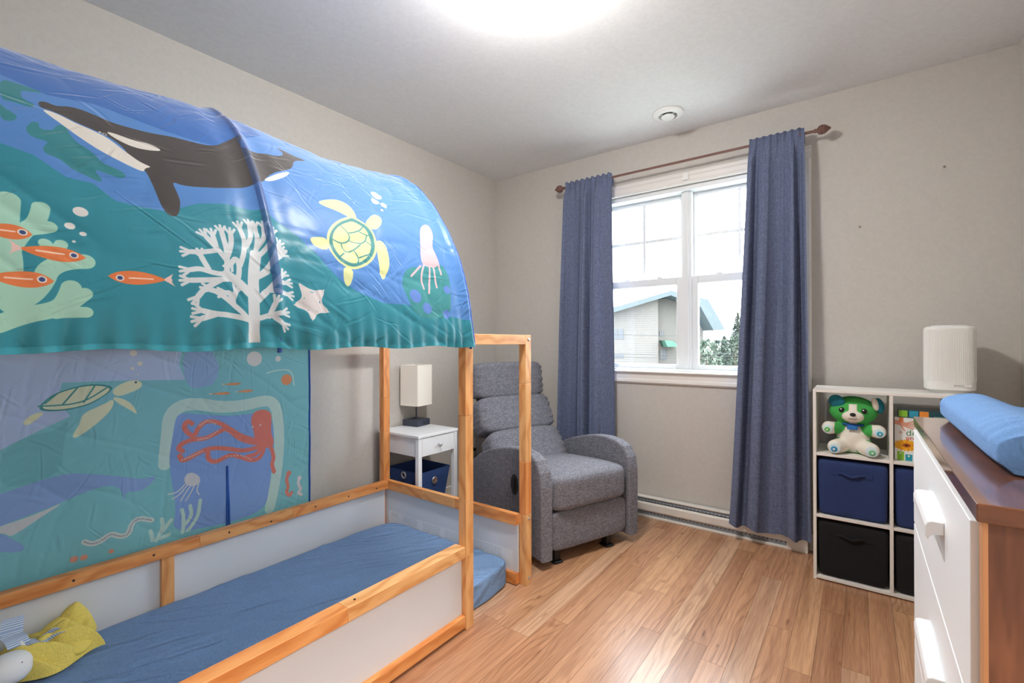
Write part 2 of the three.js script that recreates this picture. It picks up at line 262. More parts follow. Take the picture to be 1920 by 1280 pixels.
// ---------------------------------------------------------------- ceiling vent
{
  const v = thing('ceiling_vent', 'round white air vent on the ceiling above the window', 'vent', [1.507, H, 0.305]);
  part('flange', latheG([[0.0, 0], [0.082, 0], [0.086, -0.003], [0.08, -0.012], [0.056, -0.02], [0.05, -0.018], [0.05, -0.004], [0, -0.004]], 40), M.white, v);
  part('throat', latheG([[0.0, -0.005], [0.049, -0.005], [0.049, -0.006], [0, -0.006]], 40), std(S(120, 122, 124), 0.8), v);
  part('cone', latheG([[0, -0.008], [0.02, -0.01], [0.036, -0.02], [0.038, -0.024], [0.034, -0.028], [0, -0.03]], 32), M.white, v);
  for (let k = 0; k < 3; k++) { const a = k * 2.094 + 0.4; part('spoke', boxG(0.03, 0.006, 0.006, 0.001), M.white, v, [Math.cos(a) * 0.04, -0.015, Math.sin(a) * 0.04], [0, -a, 0]); }
}
// ---------------------------------------------------------------- electric baseboard heater
{
  const h = thing('baseboard_heater', 'long white electric baseboard heater under the window', 'heater'), x0 = 0.62, x1 = 2.165, paint = std(S(232, 229, 222), 0.4), grey = std(S(150, 156, 164), 0.4, { metalness: 0.4 });
  part('back_plate', boxB(x0, x1, 0.012, 0.128, 0.012, 0.02, 0.001), paint, h);
  const lip = shapeG([[0.012, 0.118], [0.012, 0.13], [0.055, 0.13], [0.058, 0.127], [0.058, 0.122], [0.05, 0.12], [0.02, 0.118]], x1 - x0); lip.rotateY(Math.PI / 2); lip.scale(1, 1, -1); lip.translate(x0, 0, 0);
  const flip = (pts, m, n) => { const g = shapeG(pts.map(([z, y]) => [-z, y]), x1 - x0 - 0.024); g.rotateY(Math.PI / 2); g.translate(x0 + 0.012, 0, 0); return part(n, g, m, h); };
  flip([[0.02, 0.118], [0.02, 0.13], [0.05, 0.13], [0.054, 0.127], [0.054, 0.122], [0.05, 0.118]], paint, 'top_lip');
  flip([[0.06, 0.04], [0.064, 0.042], [0.07, 0.05], [0.071, 0.088], [0.066, 0.096], [0.06, 0.098], [0.057, 0.094], [0.062, 0.088], [0.062, 0.05]], paint, 'front_panel');
  flip([[0.02, 0.0], [0.068, 0.0], [0.07, 0.004], [0.07, 0.012], [0.066, 0.015], [0.02, 0.012]], paint, 'bottom_lip');
  flip([[0.045, 0.098], [0.048, 0.1], [0.04, 0.117], [0.036, 0.116]], grey, 'top_grille');
  flip([[0.05, 0.016], [0.054, 0.016], [0.06, 0.04], [0.056, 0.04]], grey, 'bottom_grille');
  const fin = []; for (let x = x0 + 0.03; x < x1 - 0.1; x += 0.022) { fin.push(boxB(x, x + 0.005, 0.03, 0.036, 0.056, 0.061, 0)); fin.push(boxB(x, x + 0.005, 0.101, 0.106, 0.0445, 0.0485, 0)); }
  part('slots', mergeGeometries(fin), std(S(44, 48, 54), 0.6), h).userData.kind = 'stuff';
  part('end_cap', boxB(x1 - 0.012, x1, 0, 0.13, 0.012, 0.073, 0.003), paint, h); part('end_cap', boxB(x0, x0 + 0.012, 0, 0.13, 0.012, 0.073, 0.003), paint, h);
  part('wiring_box', boxB(x1 - 0.1, x1 - 0.012, 0.013, 0.1, 0.02, 0.0705, 0.002), paint, h);
}
// ---------------------------------------------------------------- curtains and rod
{
  const brown = std(S(118, 84, 74), 0.45), rod = thing('curtain_rod', 'slim brown curtain rod with carved finials above the window', 'curtain rod', [0, 2.222, 0.1]);
  const g = cyl(0.0075, 0.0075, 1.5, 16); g.rotateZ(Math.PI / 2); part('pole', g, brown, rod, [1.45, 0, 0]);
  const fin = [[0.001, 0], [0.009, 0.001], [0.012, 0.006], [0.009, 0.012], [0.013, 0.016], [0.02, 0.024], [0.024, 0.036], [0.023, 0.046], [0.017, 0.058], [0.009, 0.066], [0.006, 0.072], [0.001, 0.075]];
  for (const s of [-1, 1]) {
    const f = sub('finial', rod, [1.45 + s * 0.748, 0, 0], [0, 0, -s * Math.PI / 2]); part('knob', latheG(fin, 24), brown, f);
    for (const yy of [0.024, 0.034, 0.046]) part('carved_ring', new THREE.TorusGeometry(yy === 0.046 ? 0.0225 : yy === 0.034 ? 0.0238 : 0.0205, 0.0022, 8, 24), brown, f, [0, yy, 0], [Math.PI / 2, 0, 0]);
    const b = sub('bracket', rod, [1.45 + s * 0.685, 0, 0]); part('arm', boxB(-0.006, 0.006, -0.012, -0.004, -0.098, 0.006, 0.001), brown, b); part('plate', boxB(-0.01, 0.01, -0.045, 0.02, -0.1, -0.096, 0.001), brown, b); part('cradle', boxB(-0.006, 0.006, -0.012, 0.004, 0.008, 0.013, 0.001), brown, b);
  }
  const c = thing('blind_bracket', 'small white plastic bracket clipped on the window casing', 'bracket', [1.523, 2.15, 0.02]);
  part('plate', boxB(-0.018, 0.018, -0.012, 0.026, -0.004, 0.004, 0.002), M.white, c); part('tab', boxB(-0.018, 0.018, -0.016, -0.01, 0.0, 0.022, 0.002), M.white, c);
  function curtain(label, t0, t1, b0, b1, y1, y0, folds, ph, amp) {
    const o = thing('window_curtain', label, 'curtain', [0, 0, 0], 0, 'linen window curtains');
    const f = (u, v) => {
      const k = Math.pow(1 - v, 0.8), uu = u + 0.018 * Math.sin(u * 17 + ph) * k;
      const a = lerp(0.018, amp, sstep(0.0, 0.55, 1 - v)), w = folds * 6.2832 * (uu + 0.07 * Math.sin(uu * 9.5 + ph * 2)) + ph + 0.35 * Math.sin(2.4 * v + ph);
      const s = Math.sin(w), fold = Math.sign(s) * Math.pow(Math.abs(s), 0.7) + 0.3 * Math.sin(2 * w + 1.4 + v) + 0.1 * Math.sin(5.3 * w + v * 2) * sstep(0.3, 1, v);
      let x = lerp(lerp(b0, b1, uu), lerp(t0, t1, uu), Math.pow(v, 0.85)) + 0.006 * Math.cos(w * 2) * k;
      let z = 0.128 + a * fold * 0.8;
      const gather = sstep(0.93, 0.99, v); z = lerp(z, 0.1 + 0.0125 + 0.008 * Math.sin(folds * 3 * 6.2832 * u + ph) * (v > 0.985 ? 1 : 0.6), gather);
      const y = lerp(y0 + 0.016 * Math.sin(w + 0.6) + 0.03 * (u - 0.5) * -0.5, y1 + 0.004 * Math.sin(folds * 19 * u), v);
      return [x, y, Math.max(z, 0.085), u * (b1 - b0) * 2.4, v * (y1 - y0)];
    };
    part('fabric', gridG(150, 60, f), M.curtain, o);
    const back = (u, v) => { const q = f(u, lerp(0.965, 0.992, v)); return [q[0], q[1], 0.1 - 0.0115 - 0.004 * Math.sin(folds * 18 * u), q[3], q[4]]; };
    part('rod_pocket', gridG(90, 4, back), M.curtain, o);
    part('hem', gridG(150, 3, (u, v) => { const q = f(u, v * 0.034); return [q[0], q[1] - 0.001, q[2] + 0.0035, q[3], q[4]]; }), M.curtain, o);
    return o;
  }
  curtain('blue linen curtain panel hanging behind the grey recliner', 0.722, 1.072, 0.645, 1.095, 2.25, 0.085, 2.9, 0.7, 0.046);
  curtain('blue linen curtain panel hanging beside the white cube shelf', 1.897, 2.158, 1.795, 2.188, 2.252, 0.09, 2.6, 2.4, 0.05);
}
// ---------------------------------------------------------------- wall outlet by the recliner
{
  const o = thing('wall_outlet', 'white wall socket low on the wall behind the recliner', 'outlet', [0, 0.335, 0.3]);
  part('plate', boxB(0, 0.005, -0.057, 0.057, -0.035, 0.035, 0.002), M.white, o);
  for (const y of [-0.022, 0.022]) part('socket', boxB(0.004, 0.007, y - 0.015, y + 0.015, -0.015, 0.015, 0.002), M.white, o);
  part('plug', boxB(0.007, 0.035, -0.034, -0.012, -0.014, 0.014, 0.003), M.black, o);
  part('cord', tubeG([[0.03, -0.024, 0], [0.05, -0.05, 0.01], [0.04, -0.15, 0.03], [0.03, -0.26, 0.06], [0.05, -0.33, 0.12], [0.1, -0.33, 0.2]], 0.003, 40, 6), M.black, o);
}
// ---------------------------------------------------------------- bed frame
const BX = 1.147, ZF = 1.223, ZM = 1.635, ZE = 3.26, BB = 0.115;     // outer front face, far end, post by the opening, near end, back face
{
  const bed = thing('kids_bed', 'pine and white panel low kids bed frame with tall posts', 'bed');
  const screws = (pts) => pts.forEach((q) => part('screw', cyl(0.004, 0.004, 0.003, 10), M.screw, bed, q.slice(0, 3), q[3] === 'z' ? [Math.PI / 2, 0, 0] : q[3] === 'y' ? [0, 0, 0] : [0, 0, Math.PI / 2]));
  // a bar glued up from finger-jointed staves
  function bar(name, b, axis, cuts = 3) {
    const g = sub(name, bed), i = { x: 0, y: 2, z: 4 }[axis], a0 = b[i], a1 = b[i + 1], ks = [a0]; for (let k = 1; k < cuts; k++) ks.push(lerp(a0, a1, (k + rr(-0.3, 0.3)) / cuts)); ks.push(a1);
    for (let k = 0; k < cuts; k++) { const c = b.slice(); c[i] = ks[k]; c[i + 1] = ks[k + 1]; part('stave', metreUV(boxB(...c, 0.0022), axis, 0.8, rr(0, 3), rr(0, 3)), M.pine[Math.floor(rnd() * 4)], g); }
    return g;
  }
  const panel = (b) => part('panel', boxB(...b, 0.001), M.bedPanel, bed);
  const pw = 0.039, pd = 0.045;
  bar('post', [BX - pw, BX, 0, 1.161, ZF - pd, ZF], 'y', 4); bar('post', [BX - pw, BX, 0, 1.117, ZM - pd, ZM], 'y', 4); bar('post', [BX - pw, BX, 0, 1.161, ZE, ZE + pd], 'y', 3);
  bar('post', [BB, BB + pw, 0, 1.161, ZF - 0.02, ZF + 0.025], 'y', 4); bar('post', [BB, BB + pw, 0, 1.161, ZE, ZE + pd], 'y', 3);
  // top rails
  bar('top_rail', [BX - pw, BX - 0.001, 1.117, 1.161, ZF, ZE], 'z', 4); bar('top_rail', [BB, BB + pw, 1.117, 1.161, ZF + 0.025, ZE], 'z', 4);
  bar('top_rail', [BB + pw, BX - pw, 1.117, 1.161, ZE, ZE + pd], 'x', 2);
  // front guard: rail, panel, foot rail
  bar('guard_rail', [1.092, BX - 0.002, 0.283, 0.327, ZM, ZE], 'z', 3); bar('foot_rail', [1.092, BX - 0.002, 0.012, 0.056, ZM, ZE], 'z', 3); panel([1.112, 1.124, 0.056, 0.283, ZM, ZE]);
  // back guard
  bar('guard_rail', [BB + pw, BB + pw + 0.04, 0.283, 0.327, ZF + 0.025, ZE], 'z', 4); bar('foot_rail', [BB + pw, BB + pw + 0.04, 0.0, 0.05, ZF + 0.025, ZE], 'z', 3); panel([BB + pw + 0.002, BB + pw + 0.012, 0.05, 0.283, ZF + 0.026, ZE]);
  bar('divider', [BB + pw + 0.012, BB + pw + 0.036, 0.05, 0.283, 2.3, 2.343], 'y', 1);
  // far end
  bar('end_rail', [BB + pw, BX - pw, 0.278, 0.33, ZF - 0.002, ZF + 0.026], 'x', 3); bar('foot_rail', [BB + pw, BX - pw, 0.004, 0.056, ZF - 0.002, ZF + 0.026], 'x', 2);
  const ep = panel([BB + pw, BX - pw, 0.056, 0.278, ZF + 0.002, ZF + 0.012]);
  // assembly stickers printed on the end panel
  const cv = document.createElement('canvas'); cv.width = 1024; cv.height = 160; const q = cv.getContext('2d'); q.fillStyle = '#e9ebec'; q.fillRect(0, 0, 1024, 160);
  for (const [x0, n, w] of [[30, 3, 70], [150, 5, 130], [330, 6, 150], [520, 6, 170], [720, 9, 230]]) for (let r = 0; r < n; r++) { let x = x0; while (x < x0 + w - 8) { const l = rr(4, 14); q.fillStyle = `rgba(90,92,94,${rr(0.4, 0.75)})`; q.fillRect(x, 14 + r * 12, l, 3); x += l + 4; } }
  const st = new THREE.CanvasTexture(cv); st.colorSpace = THREE.SRGBColorSpace;
  part('printed_notice', new THREE.PlaneGeometry(0.9, 0.1), std(S(255, 255, 255), 0.4, { map: st }), bed, [0.63, 0.104, ZF + 0.0128], null, 'rows of tiny grey assembly print');
  // near end
  bar('end_rail', [BB + pw, BX - pw, 0.278, 0.33, ZE + 0.01, ZE + 0.038], 'x', 2); panel([BB + pw, BX - pw, 0.02, 0.278, ZE + 0.018, ZE + 0.03]);
  screws([[BB + pw + 0.041, 0.305, 1.33], [BB + pw + 0.041, 0.308, 1.51], [BB + pw + 0.041, 0.307, 1.7], [BB + pw + 0.041, 0.3, 1.92], [BB + pw + 0.041, 0.309, 2.1], [BB + pw + 0.041, 0.309, 2.37], [BB + pw + 0.041, 0.305, 2.6], [1.12, 0.3275, 2.12, 'y'], [BX + 0.001, 0.305, 1.2], [BX + 0.001, 0.03, 1.2], [BX + 0.001, 1.14, 1.2]]);
  for (const [y, z] of [[0.305, 1.2], [0.03, 1.2], [1.14, 1.2]]) part('bolt', latheG([[0, 0.004], [0.005, 0.004], [0.0075, 0.002], [0.008, 0], [0, 0]], 16), M.steel, bed, [BX, y, z], [0, 0, -Math.PI / 2]);
}
// ---------------------------------------------------------------- mattress in its blue sheet
{
  const m = thing('mattress', 'thin floor mattress in a denim blue fitted sheet inside the bed', 'mattress', [0.645, 0, 2.215]);
  const L = 1.95, w = 0.885, hgt = 0.108;
  const g = pillowG(w, hgt, L, 16, 60, (x, y, z) => {
    const top = sstep(-0.2 * hgt, 0.5 * hgt, y);
    const d = (x + 0.44) * 0.9, along = z * 1.2 + x * 0.9;
    const cre = (1 - Math.abs(2 * vnoise(along * 9 + 4, (z - x) * 3.4 + 7) - 1)) ** 3 * 0.010 * sstep(-0.2, 0.4, x + 0.15 * Math.sin(z * 4)) + (1 - Math.abs(2 * vnoise(x * 5 + 31, z * 8 + x * 14) - 1)) ** 4 * 0.005;
    const soft = 0.006 * (fbm(x * 4, z * 3, 0.5) - 0.45);
    const sideW = (1 - top) * 0.006 * Math.sin(z * 34 + 5 * vnoise(z * 3, 1));
    return [x + sideW * 0.4, y + top * (cre + soft), z];
  });
  g.translate(0, hgt / 2, 0); part('fitted_sheet', metreUV(g, 'z', 1), M.sheet, m);
}
// ---------------------------------------------------------------- printed tent over the bed
const PRINT = {"tent":{"deep":[[2848,665],[2780,635],[2698,657],[2616,629],[2560,607],[2506,596],[2451,590],[2363,676],[2275,766],[2217,718],[2108,700]],"tealL":[[2862,431],[2817,419],[2771,377],[2729,374],[2694,337],[2647,331],[2603,328],[2536,365],[2470,377],[2409,374],[2364,377]],"tealR":[[2356,362],[2322,346],[2283,316],[2244,281],[2204,236],[2159,199],[2097,168],[2027,145],[1930,145],[1864,127],[1773,113],[1631,90]],"band":[[2584,419],[2560,422],[2567,395],[2532,395],[2547,368],[2489,380],[2427,389],[2363,380],[2341,479],[2438,440],[2520,419]],"blob1":[[2682,352],[2671,362],[2657,352],[2646,331],[2665,337]],"weed1":[[2825,485],[2813,517],[2800,520],[2804,500],[2781,505],[2774,529],[2758,535],[2753,500],[2741,482],[2721,467],[2707,437],[2690,431],[2673,422],[2669,410],[2679,401],[2704,410],[2726,416],[2711,389],[2718,380],[2744,395],[2761,404],[2773,422],[2785,428],[2800,431],[2801,449],[2789,467],[2814,467]],"weed2":[[2850,646],[2825,646],[2795,643],[2784,638],[2801,629],[2822,621],[2822,587],[2803,581],[2806,564],[2824,564],[2836,567],[2855,561]],"weed3":[[2856,550],[2850,535],[2834,526],[2834,511],[2845,497],[2859,500]],"orca":[[2797,587],[2794,598],[2783,604],[2768,598],[2747,613],[2727,615],[2705,607],[2676,593],[2639,590],[2599,587],[2553,590],[2509,587],[2478,584],[2446,596],[2417,635],[2361,684],[2383,627],[2381,601],[2353,615],[2318,635],[2262,652],[2220,697],[2245,731],[2184,718],[2131,718],[2198,681],[2221,621],[2263,581],[2321,538],[2362,470],[2438,437],[2501,422],[2558,413],[2581,422],[2575,392],[2570,365],[2578,325],[2591,316],[2604,322],[2613,352],[2620,398],[2626,431],[2633,446],[2650,467],[2663,508],[2684,532],[2712,544],[2741,558],[2770,573],[2795,573]],"belly":[[2795,570],[2770,570],[2742,555],[2713,541],[2690,529],[2675,511],[2654,485],[2634,464],[2614,458],[2630,449],[2633,434],[2664,449],[2703,473],[2734,500],[2758,529],[2782,552]],"patch":[[2691,550],[2670,550],[2640,541],[2607,541],[2581,523],[2611,514],[2643,514],[2672,529]],"fluke":[[2351,494],[2324,526],[2237,596],[2260,558],[2308,514]],"eye":[[2692,538],[2700,541]],"coral":[[[2857,298],[2860,260],[2864,213],[2858,165],[2863,116],[2854,90]],[[2813,292],[2818,260],[2836,239],[2848,216],[2857,193]],[[2803,251],[2822,242],[2836,236]],[[2755,182],[2783,179],[2810,159],[2816,135],[2834,103],[2860,85]],[[2811,213],[2804,199],[2799,184]],[[2788,216],[2795,199],[2799,184]],[[2778,124],[2786,95],[2803,78],[2843,68],[2878,49]],[[2758,113],[2779,90],[2801,73]],[[2758,75],[2782,75],[2801,73]]],"fish":[[[2828,228],[2893,228]],[[2753,190],[2844,196]],[[2802,135],[2885,135]],[[2721,154],[2623,154]]],"bub":[[[2755,295],[2743,298]],[[2773,260],[2765,263]],[[2754,245],[2749,248]],[[2769,225],[2766,225]],[[1893,629],[1872,638]],[[1915,590],[1900,596]],[[1884,576],[1871,581]],[[1903,547],[1898,550]]],"trunk":[[2439,7],[2438,61],[2435,121],[2431,173],[2417,236]],"tree":[[[2435,121],[2466,154],[2494,176],[2520,176],[2551,187],[2570,182]],[[2494,176],[2485,233],[2490,289]],[[2489,210],[2505,239],[2527,272]],[[2486,225],[2472,260],[2471,284]],[[2505,239],[2536,230],[2564,228]],[[2509,245],[2512,275]],[[2533,187],[2544,216]],[[2476,165],[2532,159],[2572,156]],[[2506,162],[2544,140],[2560,119]],[[2468,170],[2460,202],[2469,222],[2479,207]],[[2460,202],[2437,257],[2445,307]],[[2437,257],[2419,287],[2419,319]],[[2417,236],[2404,281],[2406,316]],[[2410,257],[2385,289],[2385,316]],[[2413,230],[2375,266],[2364,304]],[[2430,170],[2395,190],[2366,242],[2352,272]],[[2379,216],[2347,245]],[[2372,233],[2350,257]],[[2436,103],[2402,135],[2357,182]],[[2393,140],[2349,135]],[[2373,162],[2350,165]],[[2449,61],[2475,93],[2520,132],[2533,135]],[[2485,103],[2489,129],[2498,129]],[[2489,105],[2479,129]],[[2457,65],[2487,75],[2524,78],[2552,85]],[[2524,78],[2555,68]],[[2433,65],[2403,75],[2368,82]],[[2399,73],[2383,105]],[[2390,75],[2369,58]]],"star":[[2306,168],[2273,148],[2231,165],[2255,124],[2222,98],[2264,98],[2282,68],[2288,100],[2331,108],[2297,129]],"shell":[[2062,467],[2011,455],[1987,413],[1996,358],[2029,301],[2084,263],[2128,251],[2167,272],[2188,307],[2182,362],[2130,425]],"shellin":[[2068,449],[2027,443],[2007,407],[2015,355],[2043,307],[2088,275],[2123,266],[2154,284],[2172,313],[2169,362],[2125,416]],"shlines":[[[2123,416],[2096,389],[2101,358],[2138,337],[2169,346]],[[2096,389],[2050,407],[2018,446]],[[2050,407],[2023,398],[2005,407]],[[2101,358],[2063,352],[2035,374],[2023,398]],[[2138,337],[2136,304],[2097,322],[2063,352]],[[2136,304],[2162,281]],[[2097,322],[2082,298],[2095,275]],[[2035,374],[2015,355]],[[2082,298],[2039,319]]],"fl1":[[2181,488],[2143,517],[2094,538],[2053,529],[2037,491],[2042,461],[2063,458],[2102,473],[2154,479]],"head":[[2018,446],[1983,488],[1948,517],[1923,505],[1938,464],[1982,428]],"fl2":[[2252,322],[2231,337],[2184,346],[2188,304],[2216,295],[2238,304]],"fl3":[[2154,254],[2117,254],[2126,213],[2145,184],[2159,199]],"fl4":[[1991,389],[1955,389],[1956,334],[1962,289],[2003,225],[2014,239],[2007,298],[2002,340]],"jelly":[[1764,470],[1731,503],[1700,505],[1701,452],[1732,401],[1733,362],[1725,316],[1752,295],[1817,304],[1798,371]],"jt":[[[1800,313],[1835,263],[1831,210]],[[1777,310],[1791,254],[1812,193]],[[1757,313],[1768,263],[1768,216]],[[1732,325],[1732,269]],[[1822,301],[1877,257]]],"weedR":[[1909,269],[1866,295],[1820,295],[1714,319],[1692,263],[1706,184],[1724,108],[1825,90],[1902,113],[1917,168],[1932,216]],"dots":[[[1880,179],[1848,179]],[[1835,135],[1809,137]],[[1743,113],[1722,116]],[[1720,207],[1699,207]]]},"cur":{"peri":[[2763,1121],[2235,1117],[2249,1037],[2228,971],[2463,983],[2609,986],[2624,929],[2589,863],[2691,811],[2763,771]],"green":[[2589,863],[2624,814],[2691,811],[2763,771],[2763,625],[2609,660],[2609,750]],"whale":[[2845,611],[2763,625],[2609,660],[2547,646],[2441,611],[2368,581],[2317,590],[2377,532],[2435,554],[2429,501],[2446,572],[2487,589],[2552,577],[2594,560],[2763,518],[2845,501]],"white":[[2805,512],[2763,518],[2682,531],[2594,560],[2672,515],[2737,471],[2750,494],[2805,506]],"fin":[[2805,500],[2763,498],[2737,471],[2696,421],[2728,416],[2805,456]],"shell":[[2677,895],[2643,941],[2594,964],[2536,976],[2486,970],[2464,954],[2498,924],[2536,899],[2583,887],[2634,884]],"shl":[[[2670,907],[2624,905],[2573,907],[2536,921],[2486,959]],[[2653,915],[2624,946]],[[2609,907],[2568,966]],[[2552,910],[2520,971]]],"thead":[[2472,936],[2464,958],[2428,977],[2395,982],[2374,970],[2377,951],[2404,936],[2452,920]],"tf1":[[2475,922],[2440,915],[2405,885],[2389,839],[2411,862],[2452,894]],"tf2":[[2557,870],[2498,895],[2464,917],[2469,877],[2509,832],[2552,795],[2576,780],[2585,790],[2563,832]],"tf3":[[2712,853],[2686,883],[2651,886],[2670,866],[2696,843]],"cave":[[2297,629],[2287,738],[2283,824],[2246,864],[2178,865],[2095,839],[1989,836],[1893,853],[1847,829],[1828,738],[1824,605],[1848,422],[1871,326]],"cavein":[[2283,642],[2270,751],[2260,821],[2235,830],[2178,819],[2071,797],[1972,794],[1884,801],[1856,742],[1852,610],[1875,429],[1894,324],[2072,315],[2277,331],[2257,428],[2277,561]],"och":[[1964,757],[1951,800],[1911,811],[1870,795],[1861,752],[1870,697],[1847,628],[1893,618],[1947,646],[1947,700]],"arms":[[[1933,662],[1998,690],[2055,739],[2103,776],[2149,786],[2178,761],[2193,722],[2218,743],[2232,773],[2218,796],[2201,781]],[[1942,654],[2006,674],[2063,744],[2095,732],[2149,707],[2193,714],[2235,705],[2253,684],[2236,669]],[[1929,634],[1990,622],[2056,648],[2134,666],[2186,647],[2236,624],[2246,651]],[[1902,629],[1911,585],[1955,571],[2015,605],[2056,622],[2111,594],[2141,617],[2141,647]],[[1875,633],[1847,572],[1866,539],[1852,498]],[[1920,623],[1938,599],[1981,598]]],"dotline":[[[2171,769],[2141,788],[2111,768]],[[2178,708],[2141,710],[2103,733]],[[2236,632],[2200,642],[2164,655]],[[2064,615],[2006,608],[1964,582]]],"jel":[[2232,551],[2218,572],[2193,570],[2170,544],[2171,516],[2200,510],[2225,525]],"jelt":[[[2225,529],[2250,499],[2287,500]],[[2218,523],[2243,489],[2274,477]],[[2207,516],[2229,485],[2243,461]],[[2193,513],[2207,480],[2225,456]],[[2178,513],[2186,490],[2175,471]]],"cor":[[[2236,326],[2229,380],[2239,423]],[[2229,356],[2200,379],[2208,431]],[[2218,328],[2179,365],[2171,445]],[[2343,330],[2349,370]],[[2330,325],[2304,364],[2310,405]],[[2310,350],[2277,391]],[[2317,329],[2284,333]]],"eel":[[2550,395],[2534,379],[2506,382],[2475,404],[2452,383],[2423,379],[2411,421],[2387,434],[2346,412]],"fish":[[[2004,939],[2075,941]],[[1951,903],[2019,903]],[[2049,899],[2124,902]]],"bub":[[[2404,1088],[2392,1088]],[[2383,1046],[2374,1046]],[[2407,1028],[2401,1028]],[[2389,1003],[2386,1003]],[[1832,1049],[1818,1048]],[[1946,1052],[1911,1051]]],"sh1":[[1776,472],[1790,446],[1776,405],[1790,380],[1771,355],[1761,372]],"sh2":[[1720,435],[1731,413],[1710,378],[1729,359],[1710,349]],"bits":[[[2579,341],[2568,337]],[[2552,338],[2542,334]],[[2475,335],[2467,332]]],"slit":[[2062,567],[2066,322]],"weedc":[[2235,1109],[2133,1108],[2095,1031],[2110,947],[2163,934],[2207,929],[2235,988]],"ang":[[[1888,981],[1828,997],[1760,989],[1750,911]],[[1789,943],[1762,941]]]}};
const printTex = (w, h, k, z0, s0, draw) => { const c = document.createElement('canvas'); c.width = w; c.height = h; const g = c.getContext('2d'); draw(g, (p) => [(p[0] / 1000 - z0) * k, h - (p[1] / 1000 - s0) * k]); const t = new THREE.CanvasTexture(c); t.colorSpace = THREE.SRGBColorSpace; t.anisotropy = 8; return t; };
function penOf(g, at) {
  const poly = (pts, fill, smooth = true) => { const q = pts.map(at); g.fillStyle = fill; g.beginPath(); if (!smooth) q.forEach((p, i) => (i ? g.lineTo(...p) : g.moveTo(...p))); else { const n = q.length, mid = (a, b) => [(a[0] + b[0]) / 2, (a[1] + b[1]) / 2]; g.moveTo(...mid(q[n - 1], q[0])); for (let i = 0; i < n; i++) { const m = mid(q[i], q[(i + 1) % n]); g.quadraticCurveTo(q[i][0], q[i][1], m[0], m[1]); } } g.closePath(); g.fill(); };
  const line = (pts, w, col) => { const q = pts.map(at); g.strokeStyle = col; g.lineWidth = w; g.lineCap = 'round'; g.lineJoin = 'round'; g.beginPath(); g.moveTo(...q[0]); for (let i = 1; i < q.length - 1; i++) g.quadraticCurveTo(q[i][0], q[i][1], (q[i][0] + q[i + 1][0]) / 2, (q[i][1] + q[i + 1][1]) / 2); g.lineTo(...q[q.length - 1]); g.stroke(); };
  const dot = (p, r, col, sq = 1) => { const q = at(p); g.fillStyle = col; g.beginPath(); g.ellipse(q[0], q[1], r, r * sq, 0, 0, 6.2832); g.fill(); };
  const gap = (a, b) => Math.hypot(at(a)[0] - at(b)[0], at(a)[1] - at(b)[1]);
  function fish(a, b, w, body, tail) {   // nose a, tail root b
    const A = at(a), B = at(b), L = Math.hypot(B[0] - A[0], B[1] - A[1]); g.save(); g.translate(...A); g.rotate(Math.atan2(B[1] - A[1], B[0] - A[0]));
    g.fillStyle = tail; g.beginPath(); g.moveTo(L * 0.97, 0); g.lineTo(L * 1.2, -w * 0.75); g.quadraticCurveTo(L * 1.1, -w * 0.1, L * 1.16, 0); g.quadraticCurveTo(L * 1.1, w * 0.1, L * 1.18, w * 0.75); g.closePath(); g.fill();
    g.fillStyle = body; g.beginPath(); g.moveTo(0, 0); g.bezierCurveTo(L * 0.2, -w, L * 0.55, -w, L, -w * 0.12); g.lineTo(L, w * 0.12); g.bezierCurveTo(L * 0.6, w, L * 0.2, w, 0, 0); g.fill();
    g.strokeStyle = '#ffd9c4'; g.lineWidth = Math.max(1.5, w * 0.16); g.beginPath(); g.moveTo(L * 0.36, -w * 0.06); g.lineTo(L * 0.78, -w * 0.02); g.stroke();
    if (w > 9) { g.fillStyle = '#f3ece6'; g.beginPath(); g.arc(L * 0.2, -w * 0.1, w * 0.34, 0, 6.3); g.fill(); g.fillStyle = '#22407e'; g.beginPath(); g.arc(L * 0.2, -w * 0.1, w * 0.22, 0, 6.3); g.fill(); }
    g.restore();
  }
  return { poly, line, dot, gap, fish };
}
const TZ0 = 1.6, TK = 1170;
